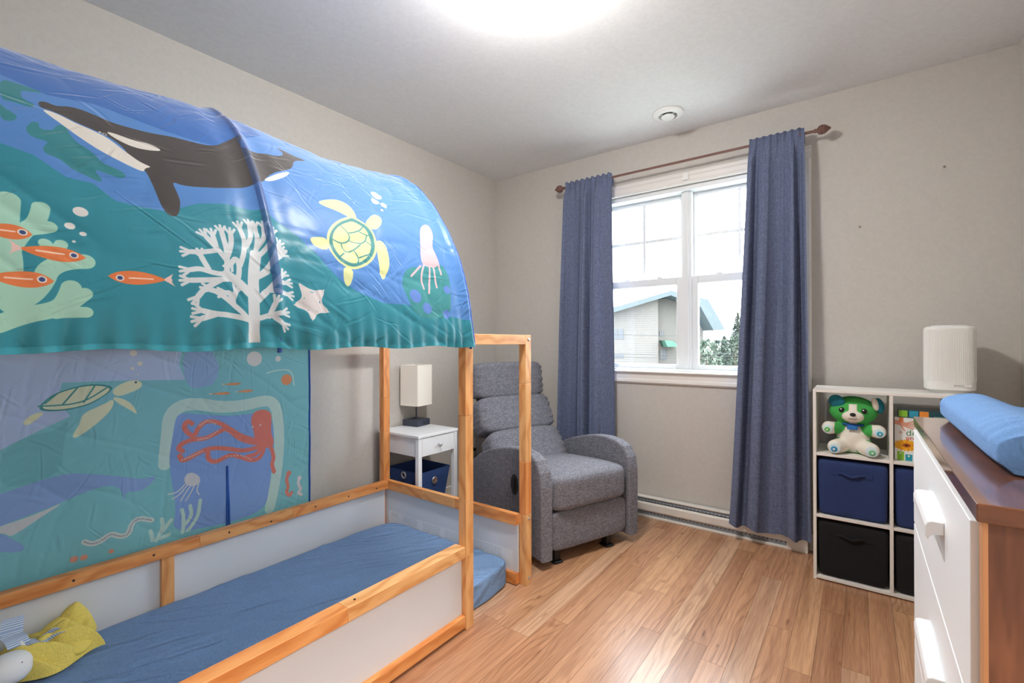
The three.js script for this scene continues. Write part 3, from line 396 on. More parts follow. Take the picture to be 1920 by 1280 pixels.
const tentPrint = printTex(2048, 1170, TK, TZ0, 0, (g, at) => {
  const P = PRINT.tent, { poly, line, dot, gap, fish } = penOf(g, at);
  const peri = '#4a88d0', deep = '#1a68bc', teal = '#0b8ca0', green = '#18848e', mint = '#a9dcc6', yel = '#e2e5a2', ink = '#2c8a8c';
  g.fillStyle = peri; g.fillRect(0, 0, 2048, 1170);
  poly([...P.deep, [1600, 690], [1500, 700], [1500, 1100], [3500, 1100], [3500, 690]], deep, false);
  poly([[1500, 900], [1500, 690], ...P.deep.slice().reverse().filter((p) => p[0] < 2360), [2300, 1100]], peri, false);
  poly([[3500, 420], ...P.tealL, ...P.tealR, [1500, 60], [1500, -60], [3500, -60]], teal, false);
  poly([[3400, 480], [3300, 560], [3150, 540], [3050, 480], [2950, 500], [2900, 440], [2900, 380], [3400, 380]], teal);
  for (const k of ['weed1', 'weed2', 'weed3']) poly(P[k], green);
  poly([[3050, 640], [3000, 700], [2960, 640], [2920, 660], [2930, 600], [3000, 580]], green);
  poly(P.band, peri); poly(P.blob1, peri);
  poly(P.orca, '#3a3433'); poly(P.belly, '#e9e4da'); poly(P.patch, '#e9e4da'); poly(P.fluke, '#ebe6dc'); dot(P.eye[0], 5, '#e8e2d8'); dot(P.eye[0], 3, '#15151a'); dot(P.eye[1], 3, '#e8e2d8');
  P.coral.forEach((q, i) => line(q, [40, 32, 28, 38, 24, 24, 36, 28, 26][i], mint));
  P.fish.forEach((q) => fish(q[0], q[1], 24, '#ee7d3e', '#f4cfc6'));
  P.bub.forEach((q) => dot(q[0], Math.max(3, gap(q[0], q[1])), '#e9e6e2', 0.9));
  line(P.trunk, 34, '#dde3e6'); P.tree.forEach((q) => { line(q, 15, '#dde3e6'); const n = q.length, a = q[n - 2], b = q[n - 1], dx = b[0] - a[0], dy = b[1] - a[1], l = Math.hypot(dx, dy) || 1; for (const s of [-0.5, 0, 0.5]) line([b, [b[0] + (dx * Math.cos(s) - dy * Math.sin(s)) / l * 22, b[1] + (dx * Math.sin(s) + dy * Math.cos(s)) / l * 22]], 8, '#dde3e6'); });
  line([P.tree[0][0], P.tree[0][1], P.tree[0][2]], 26, '#dde3e6'); line(P.tree[15].slice(0, 2), 20, '#dde3e6'); line(P.tree[18].slice(0, 2), 20, '#dde3e6');
  poly(P.star, '#e6dfde', false); line([...P.star, P.star[0]], 8, '#e6dfde');
  poly(P.weedR, '#2a8f95'); P.dots.forEach((q) => dot(q[0], gap(q[0], q[1]) * 0.8, '#5b86d6')); P.jt.forEach((q) => line(q, 9, '#ecbcc4')); poly(P.jelly, '#ecbcc4');
  for (const k of ['fl1', 'head', 'fl2', 'fl3', 'fl4']) poly(P[k], yel); poly(P.shell, ink); line([...P.shell, P.shell[0]], 10, yel); poly(P.shellin, yel); P.shlines.forEach((q) => line(q, 5, ink)); line([...P.shellin, P.shellin[0]], 5, ink);
  const hd = P.head[3]; dot([hd[0] - 6, hd[1] + 4], 3, '#3d5b58');
  // the arch's sewn sleeve shows through as a darker double layer
  g.globalAlpha = 0.62; g.strokeStyle = '#123f86'; g.lineWidth = 30; g.beginPath(); g.moveTo((2.372 - TZ0) * TK, 1170 - 0.14 * TK); g.lineTo((2.372 - TZ0) * TK, 0); g.stroke(); g.globalAlpha = 1;
});
const hoopZ = [1.625, 2.372, 3.28];
function tentAt(z, s, fine = true) {         // s: arc length from the front hem, over the ridge, down to the back hem
  const A = 0.515, half = 0.988, f = s <= half ? s / half : (2 * half - s) / half, side = s <= half ? 1 : -1;
  let t = 0, m = 0; for (let k = 0; k < 2; k++) if (z >= hoopZ[k] && z <= hoopZ[k + 1]) { t = (z - hoopZ[k]) / (hoopZ[k + 1] - hoopZ[k]); m = Math.sin(Math.PI * t); }
  const p = 1.66 + 0.1 * (1 - m), th = arcTheta(clamp(f, 0, 1)), e = 2 / p, sag = 1 - 0.03 * m * Math.sin(th);
  let x = 0.65 + side * A * sag * Math.pow(Math.cos(th), e), y = 1.113 + 0.775 * sag * Math.pow(Math.sin(th), e);
  if (fine) {
    const nx = side * Math.cos(th), ny = Math.sin(th), q = (z - 1.6) * 3;
    let d = 0;
    d += 0.014 * (fbm(q * 1.2 + side, s * 3.4 + 5, 0.3) - 0.47);
    const wz = z + 0.1 * vnoise(z * 4 + 3, s * 4), ws = s + 0.1 * vnoise(z * 3, s * 5 + 8);  // slanting tension creases
    const ridge = (a, b, m) => (1 - Math.abs(2 * vnoise(a, b) - 1)) ** 9 * sstep(0.28, 0.6, vnoise(z * 3.1 + m, s * 3.3 + m * 2));
    d -= 0.004 * ridge(wz * 6 + ws * 8, (wz * 1.6 - ws) * 1.7 + 40 * side, 1) + 0.004 * ridge(wz * 7 - ws * 9 + 9, (wz + ws) * 1.6, 5) + 0.003 * ridge(wz * 3 + 2, ws * 15 + 4, 9) + 0.002 * ridge(wz * 14 + ws * 3, ws * 4 + 7, 13);
    d += 0.0025 * (fbm(z * 16, s * 18, 0.7) - 0.5);
    for (const h of hoopZ) { const r = Math.abs(z - h); d += 0.006 * Math.exp(-((r / 0.012) ** 2)) - 0.005 * Math.exp(-(((r - 0.04) / 0.03) ** 2)); }
    const hem = Math.exp(-f / 0.05); d += hem * 0.007 * Math.sin(z * 120 + 6 * vnoise(z * 9, 3)) * (0.4 + vnoise(z * 5, 7));
    x += nx * d; y += ny * d + hem * 0.004 * Math.sin(z * 21 + 1);
  }
  return [x, y, z];
}
const arcTab = []; { let L = 0, px = 0.515, py = 0; arcTab.push([0, 0]); for (let i = 1; i <= 600; i++) { const th = i / 600 * Math.PI / 2, x = 0.515 * Math.pow(Math.cos(th), 2 / 1.66), y = 0.775 * Math.pow(Math.sin(th), 2 / 1.66); L += Math.hypot(x - px, y - py); px = x; py = y; arcTab.push([L, th]); } for (const a of arcTab) a[0] /= L; }
function arcTheta(f) { let lo = 0, hi = 600; while (hi - lo > 1) { const m = (lo + hi) >> 1; if (arcTab[m][0] < f) lo = m; else hi = m; } const a = arcTab[lo], b = arcTab[hi]; return lerp(a[1], b[1], (f - a[0]) / Math.max(1e-9, b[0] - a[0])); }
{
  const tent = thing('bed_tent', 'arched blue and teal tent printed with whale, turtles and coral over the bed', 'tent');
  const fab = phys(S(255, 255, 255), 0.95, { map: tentPrint, bumpMap: T.pullTent, bumpScale: 0.004, side: THREE.DoubleSide, clearcoat: 0.45, clearcoatRoughness: 0.34, transmission: 0.42, thickness: 0 });
  const N = 300, K = 220, tot = 1.976;
  part('canopy', gridG(N, K, (u, v) => { const z = lerp(1.61, 3.3, u), s = v * tot, q = tentAt(z, s); const sm = s <= 0.988 ? s : 1.976 - s; return [q[0], q[1], q[2], (z - TZ0) * TK / 2048, sm * TK / 1170]; }), fab, tent, null, null, 'satin fabric with sea life print');
  const hemM = phys(S(30, 132, 150), 0.5, { sheen: 0.3 });
  part('hem', gridG(300, 3, (u, v) => { const q = tentAt(lerp(1.61, 3.3, u), 0.012 * v); return [q[0] + 0.0025, q[1] - 0.002, q[2]]; }), Object.assign(hemM, { side: THREE.DoubleSide }), tent, null, null, 'stitched teal hem');
  for (const h of [1.612, 2.372, 3.298]) { const pts = []; for (let i = 0; i <= 40; i++) { const q = tentAt(h, i / 40 * tot, false); pts.push([lerp(0.65, q[0], 0.982), q[1] - 0.012, h]); } part('hoop', tubeG(pts, 0.006, 90, 8), std(S(30, 70, 150), 0.5), tent, null, null, 'blue arched rod'); }
  const edge = []; for (let i = 0; i <= 60; i++) edge.push(tentAt(1.61, i / 60 * tot)); part('binding', tubeG(edge, 0.004, 120, 6), std(S(28, 84, 168), 0.6), tent, null, null, 'blue edge binding');
}
// ---------------------------------------------------------------- printed curtain below the tent, on the wall side
const CZ0 = 1.64, CK = 1000;
const curtainPrint = printTex(1700, 900, CK, CZ0, 0.26, (g, at) => {
  const P = PRINT.cur, { poly, line, dot, gap, fish } = penOf(g, at);
  const peri = '#c6daf8', teal = '#8cd4dc', green = '#82cad2', mint = '#d2f0e8', yel = '#f4f6d2', blue = '#98b8ea', red = '#f28a7c';
  g.fillStyle = teal; g.fillRect(0, 0, 1700, 900);
  poly([[3400, 1200], [3400, 560], ...P.peri.slice().reverse(), [1640, 1200]], teal, false); poly([[3400, 1300], [3400, 520], ...P.peri.slice().reverse(), [1900, 1300]], peri, false);
  poly(P.green, green); poly(P.weedc, '#a0c2ea'); poly(P.whale, blue); poly(P.white, '#e4e6e6'); poly(P.fin, blue);
  line(P.cave, 52, mint); poly(P.cavein, '#8fb4ee'); P.cor.forEach((q) => line(q, 14, mint));
  poly(P.tf1, yel); poly(P.tf2, yel); poly(P.tf3, yel); poly(P.thead, yel); poly(P.shell, '#4fa3a0'); { const c = P.shell.reduce((a, p) => [a[0] + p[0] / P.shell.length, a[1] + p[1] / P.shell.length], [0, 0]); poly(P.shell.map((p) => [lerp(c[0], p[0], 0.92), lerp(c[1], p[1], 0.88)]), yel); } P.shl.forEach((q) => line(q, 5, '#58a8a2')); dot([P.thead[4][0] + 22, P.thead[4][1] + 2], 4, '#4a6a70');
  P.arms.forEach((q) => line(q, 19, red)); poly(P.och, red); P.dotline.forEach((q) => { for (let i = 0; i <= 8; i++) { const t = i / 8, k = t < 0.5 ? 0 : 1, f = t < 0.5 ? t * 2 : t * 2 - 1; dot([lerp(q[k][0], q[k + 1][0], f), lerp(q[k][1], q[k + 1][1], f)], 3.2, '#f4ddd4'); } }); dot([P.och[0][0] - 10, P.och[0][1] - 25], 4, '#f5ece8'); dot([P.och[0][0] - 45, P.och[0][1] - 22], 4, '#f5ece8');
  poly(P.jel, '#e8e8ec'); P.jelt.forEach((q) => line(q, 5, '#e8e8ec')); line(P.eel, 19, '#e6ebe8'); g.setLineDash([3, 6]); line(P.eel, 5, '#a8b4ba'); g.setLineDash([]);
  P.fish.forEach((q) => fish(q[0], q[1], 8, '#f0a070', '#f4d8cc')); P.bub.forEach((q) => dot(q[0], Math.max(3, gap(q[0], q[1])), '#f0f0ee')); line(P.sh1, 16, '#ee9080'); dot(P.sh1[0], 13, '#ee9080'); line(P.sh2, 14, '#f2e6e8'); dot(P.sh2[0], 12, '#f2e6e8'); P.bits.forEach((q) => dot(q[0], gap(q[0], q[1]), '#f0a890')); line(P.ang[0], 6, mint); dot(P.ang[1][0], gap(...P.ang[1]), '#f0a070');
});
{
  const o = thing('bed_curtain', 'thin printed sea life curtain with octopus hanging behind the bed rail', 'curtain');
  const fab = phys(S(255, 255, 255), 0.95, { map: curtainPrint, side: THREE.DoubleSide, bumpMap: T.pullThin, bumpScale: 0.004, transmission: 0.3, thickness: 0, clearcoat: 0.25, clearcoatRoughness: 0.4 });
  const X0 = 0.088, zr = 1.668;
  const sheetAt = (z, y) => { const v = (y - 0.28) / 0.85; const f = 0.007 * Math.sin(z * 13 + 2 * vnoise(z * 3, v * 2)) * (0.4 + 0.6 * (1 - v)) + 0.012 * (fbm(z * 4, y * 5, 0.2) - 0.47) - 0.003 * (1 - Math.abs(2 * vnoise(z * 5 + y * 9, (z - y) * 2.2 + 11) - 1)) ** 9 - 0.003 * (1 - Math.abs(2 * vnoise(z * 4.3 - y * 7, (z + y) * 2 + 5) - 1)) ** 9 - 0.003 * (1 - Math.abs(2 * vnoise(z * 12 + y * 2, y * 3 + 21) - 1)) ** 8; return X0 + f; };
  const gr = (z0, z1, y0, y1, n, k) => gridG(n, k, (u, v) => { const z = lerp(z0, z1, u), y = lerp(y0, y1, v); return [sheetAt(z, y), y, z, (z - CZ0) * CK / 1700, (y - 0.26) * CK / 900]; });
  const zs = 2.064;                                                          // the slit that opens in the cave
  part('panel', mergeGeometries([gr(zr, zs - 0.005, 0.28, 0.57, 90, 40), gr(zs + 0.005, 3.2, 0.28, 0.57, 200, 40), gr(zr, 3.2, 0.57, 1.13, 260, 80)]), fab, o, null, null, 'thin fabric with turtle, octopus and whale print');
  const navy = std(S(24, 84, 172), 0.6);
  part('side_binding', tubeG(Array.from({ length: 20 }, (_, i) => { const y = lerp(0.28, 1.13, i / 19); return [sheetAt(zr, y), y, zr]; }), 0.005, 50, 6), navy, o, null, null, 'royal blue edge binding');
  for (const s of [-1, 1]) part('slit_binding', tubeG(Array.from({ length: 12 }, (_, i) => { const y = lerp(0.28, 0.572, i / 11); return [sheetAt(zs + s * 0.006, y), y, zs + s * 0.006 * (1 - i / 11)]; }), 0.004, 30, 6), navy, o, null, null, 'royal blue slit binding');
}
// ---------------------------------------------------------------- nightstand, lamp, basket
{
  const n = thing('nightstand', 'small white nightstand with one drawer behind the bed end', 'nightstand', [0.2, 0, 1.02]);
  const x0 = -0.175, x1 = 0.175, z0 = -0.16, z1 = 0.16, h = 0.595, wm = std(S(238, 241, 244), 0.35);
  part('top', boxB(x0 - 0.004, x1 + 0.004, h - 0.018, h, z0 - 0.004, z1 + 0.004, 0.004, 2), wm, n);
  for (const [x, z] of [[x0, z0], [x0, z1 - 0.028], [x1 - 0.028, z0], [x1 - 0.028, z1 - 0.028]]) part('leg', boxB(x, x + 0.028, 0, h - 0.018, z, z + 0.028, 0.003), wm, n);
  part('apron', boxB(x0 + 0.028, x1 - 0.028, h - 0.125, h - 0.018, z1 - 0.022, z1 - 0.006, 0.002), wm, n); part('apron', boxB(x0 + 0.028, x1 - 0.028, h - 0.125, h - 0.018, z0 + 0.006, z0 + 0.022, 0.002), wm, n); part('apron', boxB(x0 + 0.006, x0 + 0.02, h - 0.125, h - 0.018, z0 + 0.028, z1 - 0.028, 0.002), wm, n);
  const d = sub('drawer', n); part('front', boxB(x1 - 0.016, x1 - 0.001, h - 0.124, h - 0.021, z0 + 0.029, z1 - 0.029, 0.002), wm, d);
  part('knob', latheG([[0, 0.024], [0.009, 0.023], [0.012, 0.018], [0.009, 0.012], [0.005, 0.008], [0.006, 0], [0, 0]], 20), std(S(205, 206, 208), 0.3, { metalness: 0.5 }), d, [x1 - 0.001, h - 0.072, 0.0], [0, 0, -Math.PI / 2]);
  part('shelf', boxB(x0 + 0.005, x1 - 0.005, 0.118, 0.132, z0 + 0.005, z1 - 0.005, 0.002), wm, n);

  const l = thing('table_lamp', 'table lamp with square cream linen shade on the nightstand', 'lamp', [0.085, h, 0.935], 0.14);
  const dark = std(S(62, 68, 82), 0.55), linen = std(S(250, 245, 233), 0.9, { side: THREE.DoubleSide });
  part('base', boxB(-0.062, 0.062, 0, 0.04, -0.062, 0.062, 0.003), dark, l); part('stem', cyl(0.005, 0.005, 0.17, 14), dark, l, [0, 0.12, 0]); part('collar', cyl(0.009, 0.011, 0.01, 16), dark, l, [0, 0.045, 0]);
  part('socket_port', boxB(0.062, 0.0635, 0.012, 0.024, -0.012, 0.008, 0.0005), std(S(30, 32, 38), 0.4), l); part('switch', boxB(-0.03, -0.012, 0.04, 0.043, 0.03, 0.046, 0.001), dark, l);
  const sh = sub('shade', l), a = 0.07, y0 = 0.134, y1 = 0.384, t = 0.0015;
  for (const [sx, sz] of [[1, 0], [-1, 0], [0, 1], [0, -1]]) { const g = sx ? boxB(sx * a - t, sx * a + t, y0, y1, -a, a, 0) : boxB(-a, a, y0, y1, sz * a - t, sz * a + t, 0); part('side', metreUV(g, 'y', 1), linen, sh); for (const y of [y0, y1]) { const e = sx ? boxB(sx * a - 0.0025, sx * a + 0.0025, y - 0.004, y + 0.004, -a, a, 0.001) : boxB(-a, a, y - 0.004, y + 0.004, sz * a - 0.0025, sz * a + 0.0025, 0.001); part('trim', e, linen, sh); } }
  part('spider', boxB(-a, a, y1 - 0.012, y1 - 0.009, -0.002, 0.002, 0), dark, sh); part('bulb', new THREE.SphereGeometry(0.026, 20, 14), std(S(245, 245, 240), 0.2), l, [0, 0.235, 0]);

  const b = thing('fabric_basket', 'open navy fabric basket with metal eyelets under the nightstand', 'basket', [0.2, 0.132, 1.015]);
  const navy = std(S(46, 78, 138), 0.9, { map: rep(T.cloth, 4), side: THREE.DoubleSide }), wall = (cx, cz, sx, sz, n2) => { const bw = 0.105, bd = 0.1, tw = 0.14, td = 0.125, hh = 0.235; return gridG(10, 10, (u, v) => { const k = lerp(-1, 1, u), w2 = lerp(bw, tw, v), d2 = lerp(bd, td, v); return sx ? [sx * w2, v * hh, k * d2, k * d2, v * hh] : [k * w2, v * hh, sz * d2, k * w2, v * hh]; }); };
  for (const [sx, sz] of [[1, 0], [-1, 0], [0, 1], [0, -1]]) { part('side', wall(0, 0, sx, sz), navy, b); }
  part('bottom', boxB(-0.105, 0.105, 0, 0.004, -0.1, 0.1, 0), navy, b);
  part('eyelet', new THREE.TorusGeometry(0.017, 0.005, 10, 28), M.steel, b, [0.134, 0.17, 0.0], [0, Math.PI / 2, 0.15]); part('eyelet', new THREE.TorusGeometry(0.017, 0.005, 10, 28), M.steel, b, [-0.0, 0.205, 0.1235], [0, 0, 0]);
  for (const [p, r] of [[[0.1365, 0.17, 0], [0, Math.PI / 2, 0]]]) part('eyelet_hole', cyl(0.013, 0.013, 0.003, 20), std(S(120, 84, 62), 0.8), b, p, [0, 0, Math.PI / 2]);
}
// ---------------------------------------------------------------- recliner
{
  const c = thing('recliner', 'grey heathered fabric push back recliner beside the window curtain', 'armchair', [1.246, 0, 0.752], Math.atan2(0.934, 0.356));
  const f = M.heather, prof = [[0, 0.055], [0, 0.41], [-0.012, 0.475], [-0.045, 0.525], [-0.1, 0.548], [-0.18, 0.556], [-0.28, 0.55], [-0.4, 0.526], [-0.52, 0.49], [-0.62, 0.447], [-0.7, 0.4], [-0.72, 0.37], [-0.72, 0.14], [-0.7, 0.09], [-0.64, 0.06]];
  const arm = (x0) => { const g = shapeG(prof.map(([z, y]) => [-z, y]), 0.05, 0.011, 4); g.rotateY(Math.PI / 2); g.translate(x0 + 0.011, 0, 0); return metreUV(g, 'z', 1, 0, 0); };
  part('armrest', arm(-0.34), f, c); part('armrest', arm(0.268), f, c);
  part('seat', metreUV(pillowG(0.53, 0.19, 0.56, 7, 26, (x, y, z) => { const crown = 0.018 * (1 - (x / 0.27) ** 2) * (1 - (z / 0.29) ** 2); return [x, y + (y > 0 ? crown : 0) + (y > 0 ? -0.03 * sstep(0.28, -0.28, z) : 0), z + 0.006 * vnoise(x * 9, y * 9)]; }), 'x', 1), f, c, [0, 0.355, -0.26]);
  part('footrest', metreUV(pillowG(0.53, 0.2, 0.08, 8, 20, (x, y, z) => [x, y, z + 0.006 * Math.sin(x * 42 + 4 * vnoise(x * 8, y * 4)) * sstep(0.05, -0.05, Math.abs(y) - 0.06) * 0.5]), 'x', 1), f, c, [0, 0.166, -0.045]);
  part('base', boxB(-0.26, 0.26, 0.07, 0.24, -0.7, -0.08, 0.01), f, c);
  // three stacked back cushions on a leaning, curved shell
  const cush = (y0, z0, y1, z1, w, n) => { const len = Math.hypot(y1 - y0, z1 - z0), a = Math.atan2(z1 - z0, y1 - y0); const o = sub('back_cushion', c, [0, (y0 + y1) / 2, (z0 + z1) / 2], [a, 0, 0]); const g = pillowG(w, len * 1.07, 0.17, 6.5, 30, (x, y, z) => { const e = sstep(0.75, 1.0, Math.abs(x) / (w / 2)), p = 0.004 * Math.sin(y * 150 + 3 * vnoise(y * 20, x > 0 ? 1 : 2)) * e; return [x + p * 0.6, y, z + p + (z > 0 ? 0.01 * (1 - (2 * x / w) ** 2) : 0)]; }); part(n, metreUV(g, 'x', 1), f, o, [0, 0, -0.06]); };
  cush(0.35, -0.49, 0.565, -0.655, 0.55, 'lumbar_cushion'); cush(0.565, -0.675, 0.765, -0.775, 0.565, 'middle_cushion'); cush(0.765, -0.795, 0.988, -0.825, 0.545, 'head_cushion');
  const shell = gridG(20, 24, (u, v) => { const k = lerp(-1, 1, u), cv = [[0.3, -0.6], [0.55, -0.76], [0.76, -0.885], [0.97, -0.925]], q = v * 3, i = Math.min(2, Math.floor(q)), t = q - i; const y = lerp(cv[i][0], cv[i + 1][0], t), z = lerp(cv[i][1], cv[i + 1][1], t); return [k * 0.245, y, z + 0.045 * Math.abs(k) ** 6 - 0.0]; });
  part('back_shell', metreUV(shell, 'x', 1), Object.assign(f.clone(), { side: THREE.DoubleSide }), c);
  const lev = sub('recline_lever', c, [-0.341, 0.37, -0.23]); const ov = cyl(0.042, 0.042, 0.006, 30); ov.rotateZ(Math.PI / 2); ov.scale(1, 1.3, 0.8); part('cup', ov, M.black, lev, [0, 0, 0]); part('grip', boxB(-0.008, 0, -0.035, 0.035, -0.008, 0.008, 0.003), M.black, lev, [-0.003, 0, 0]);
  for (const [x, z] of [[-0.21, -0.05], [0.15, -0.05], [-0.21, -0.6], [0.21, -0.6]]) { const o = sub('foot', c, [x, 0, z]); part('pad', boxB(-0.028, 0.028, 0, 0.012, -0.03, 0.035, 0.005, 2), M.black, o); part('post', boxB(-0.018, 0.018, 0.014, 0.08, -0.02, 0.02, 0.003), M.black, o); }
}
// ---------------------------------------------------------------- cube shelf with bins, toy, boxes, purifier
const KX = 2.207, KZ = 0.35;
{
  const s = thing('cube_shelf', 'white six cube organizer shelf against the window wall', 'shelf', [KX, 0, KZ]);
  const w = 0.583, d = 0.262, h = 0.9, t = 0.013, m = M.melamine;
  part('side', boxB(0, t, 0, h, -d, 0, 0.0015), m, s); part('side', boxB(w - t, w, 0, h, -d, 0, 0.0015), m, s);
  part('top', boxB(t, w - t, h - t, h, -d, 0, 0.0015), m, s); part('bottom', boxB(t, w - t, 0.006, 0.006 + t, -d, 0, 0.0015), m, s);
  part('divider', boxB(w / 2 - t / 2, w / 2 + t / 2, 0.019, h - t, -d, -0.0005, 0.0015), m, s);
  for (const y of [0.302, 0.594]) for (const [a, b] of [[t, w / 2 - t / 2], [w / 2 + t / 2, w - t]]) part('shelf', boxB(a, b, y - t / 2, y + t / 2, -d, -0.001, 0.0015), m, s);
  const cw = w / 2 - 1.5 * t, xs = [t + cw / 2, w - t - cw / 2];
  const bin = (label, x, y, col) => {
    const o = thing('storage_bin', label, 'storage bin', [KX + x, y, KZ - 0.132], 0, 'fabric bins in the cube shelf'), mt = std(col, 0.95, { map: rep(T.cloth, 4) });
    const g = pillowG(0.262, 0.262, 0.245, 16, 20, (a, b, c) => [a * (1 + 0.02 * b / 0.13), b, c * (1 + 0.02 * b / 0.13) + 0.003 * (vnoise(a * 20, b * 20) - 0.5)]); g.translate(0, 0.131, 0); part('box', metreUV(g, 'x', 1), mt, o);
    part('handle', tubeG([[-0.05, 0.205, 0.123], [-0.035, 0.206, 0.13], [0, 0.196, 0.134], [0.035, 0.206, 0.13], [0.05, 0.205, 0.123]], 0.0055, 30, 6), mt, o);
    for (const k of [-1, 1]) part('handle_patch', boxB(k * 0.062 - 0.015, k * 0.062 + 0.015, 0.193, 0.217, 0.121, 0.1265, 0.001), mt, o); return o;
  };
  bin('navy blue fabric bin below the green plush dog', xs[0], 0.309, S(48, 68, 122)); bin('navy blue fabric bin below the flower printed box', xs[1], 0.309, S(48, 68, 122));
  bin('black fabric bin at the shelf bottom nearer the curtain', xs[0], 0.02, S(26, 25, 30)); bin('black fabric bin at the shelf bottom farther from the curtain', xs[1], 0.02, S(26, 25, 30));

  // plush dog
  const pd = thing('plush_dog', 'seated green and cream plush puppy toy in the cube shelf', 'plush toy', [KX + xs[0] + 0.005, 0.6005, KZ - 0.1]);
  const prims = [], cap = (a, b, ra, rb, tag) => prims.push({ a, b, ra, rb, tag }), ell = (c, r, tag) => prims.push({ c, r, tag });
  ell([0, 0.07, 0], [0.068, 0.072, 0.052], 'body'); ell([0, 0.2, 0.01], [0.094, 0.068, 0.06], 'head'); ell([0, 0.178, 0.062], [0.036, 0.026, 0.026], 'muzzle');
  for (const k of [-1, 1]) { cap([k * 0.052, 0.115, 0.02], [k * 0.092, 0.116, 0.05], 0.024, 0.03, 'arm'); cap([k * 0.045, 0.034, 0.03], [k * 0.066, 0.033, 0.075], 0.034, 0.032, 'leg'); }
  const sd = (q, x, y, z) => { if (q.c) { const k = Math.hypot((x - q.c[0]) / q.r[0], (y - q.c[1]) / q.r[1], (z - q.c[2]) / q.r[2]); return (k - 1) * Math.min(...q.r); } const ax = q.b[0] - q.a[0], ay = q.b[1] - q.a[1], az = q.b[2] - q.a[2], t2 = clamp(((x - q.a[0]) * ax + (y - q.a[1]) * ay + (z - q.a[2]) * az) / (ax * ax + ay * ay + az * az), 0, 1); return Math.hypot(x - q.a[0] - ax * t2, y - q.a[1] - ay * t2, z - q.a[2] - az * t2) - lerp(q.ra, q.rb, t2); };
  const smin = (a, b, k = 0.016) => { const hh = clamp(0.5 + 0.5 * (b - a) / k, 0, 1); return lerp(b, a, hh) - k * hh * (1 - hh); };
  const R = 80, mc = new MarchingCubes(R, M.white, false, false, 120000), HALF = 0.17, cy = 0.135; mc.isolation = 0;
  for (let k = 0; k < R; k++) for (let j = 0; j < R; j++) for (let i = 0; i < R; i++) { const x = (i / R * 2 - 1) * HALF, y = (j / R * 2 - 1) * HALF + cy, z = (k / R * 2 - 1) * HALF + 0.02; let v = 9; for (const q of prims) v = smin(v, sd(q, x, y, z)); mc.field[i + j * R + k * R * R] = -v; }
  mc.update();
  const cnt = mc.count, src = mc.positionArray, pos = new Float32Array(cnt * 3), col = new Float32Array(cnt * 3), G = S(70, 176, 84), CR = S(240, 232, 220), lin = (c) => [c.r, c.g, c.b];
  for (let i = 0; i < cnt; i++) {
    const x = src[i * 3] * HALF, y = src[i * 3 + 1] * HALF + cy, z = src[i * 3 + 2] * HALF + 0.02; pos.set([x, y, z], i * 3);
    let best = 9, tag; for (const q of prims) { const v = sd(q, x, y, z); if (v < best) { best = v; tag = q.tag; } }
    const cream = tag === 'muzzle' || (tag === 'body' && z > 0.02) || ((tag === 'arm') && Math.abs(x) > 0.072) || (tag === 'leg' && z > 0.045) || (tag === 'head' && z > 0.03 && Math.abs(x) < 0.016 && y < 0.235);
    col.set(lin(cream ? CR : G), i * 3);
  }
  let bg = new THREE.BufferGeometry(); bg.setAttribute('position', new THREE.BufferAttribute(pos, 3)); bg.setAttribute('color', new THREE.BufferAttribute(col, 3)); bg = mergeVertices(bg, 1e-5); bg.computeVertexNormals();
  part('body', bg, phys(S(255, 255, 255), 0.95, { vertexColors: true, sheen: 0.5, sheenRoughness: 0.6, side: THREE.DoubleSide }), pd);
  const tealM = std(S(28, 122, 142), 0.9), sph = (r) => new THREE.SphereGeometry(1, 20, 14).scale(...r);
  part('ear', sph([0.034, 0.034, 0.012]), tealM, pd, [-0.062, 0.242, 0.048], [0.3, -0.3, -0.7]); const e2 = part('ear', sph([0.02, 0.036, 0.014]), tealM, pd, [0.097, 0.232, 0.03], [0, 0.5, 0.25]); part('ear_lining', sph([0.013, 0.03, 0.012]), std(CR, 0.95), pd, [0.083, 0.238, 0.042], [0, 0.5, 0.25]);
  for (const k of [-1, 1]) { const e = sub('eye', pd, [k * 0.042, 0.206, 0.064]); part('ball', sph([0.0115, 0.0125, 0.007]), M.black, e); part('glint', sph([0.003, 0.003, 0.0015]), M.white, e, [-0.003, 0.005, 0.0065]); }
  part('nose', sph([0.0115, 0.0085, 0.007]), M.black, pd, [0, 0.19, 0.089]); part('mouth', tubeG([[-0.016, 0.173, 0.084], [-0.008, 0.169, 0.0885], [0, 0.172, 0.0895], [0.008, 0.169, 0.0885], [0.016, 0.173, 0.084]], 0.0013, 16, 5), M.black, pd);
  part('collar', new THREE.TorusGeometry(0.045, 0.006, 8, 40).rotateX(Math.PI / 2).scale(1, 1, 0.9), std(S(30, 90, 160), 0.8), pd, [0, 0.137, 0.008]); part('collar_tag', boxB(-0.02, 0.02, -0.01, 0.01, -0.004, 0.004, 0.004, 2), std(S(40, 120, 200), 0.7), pd, [-0.002, 0.126, 0.056]);
  for (const k of [-1, 1]) {
    const pr = (p, r, c1, c2, nm, rot) => { const o = sub(nm, pd, p, rot); part('disc', sph([r, r, 0.004]), std(S(214, 232, 236), 0.9), o); part('dot', sph([r * 0.55, r * 0.55, 0.003]), std(c1, 0.9), o, [k * 0.002, -0.003, 0.003]); part('centre', sph([r * 0.2, r * 0.2, 0.002]), std(c2, 0.9), o, [k * 0.003, -0.004, 0.0055]); };
    pr([k * 0.096, 0.114, 0.0785], 0.021, k < 0 ? S(96, 190, 84) : S(52, 170, 200), S(240, 240, 235), 'paw_pad'); pr([k * 0.068, 0.03, 0.1055], 0.024, k < 0 ? S(60, 150, 200) : S(120, 200, 150), S(240, 240, 235), 'foot_pad');
  }
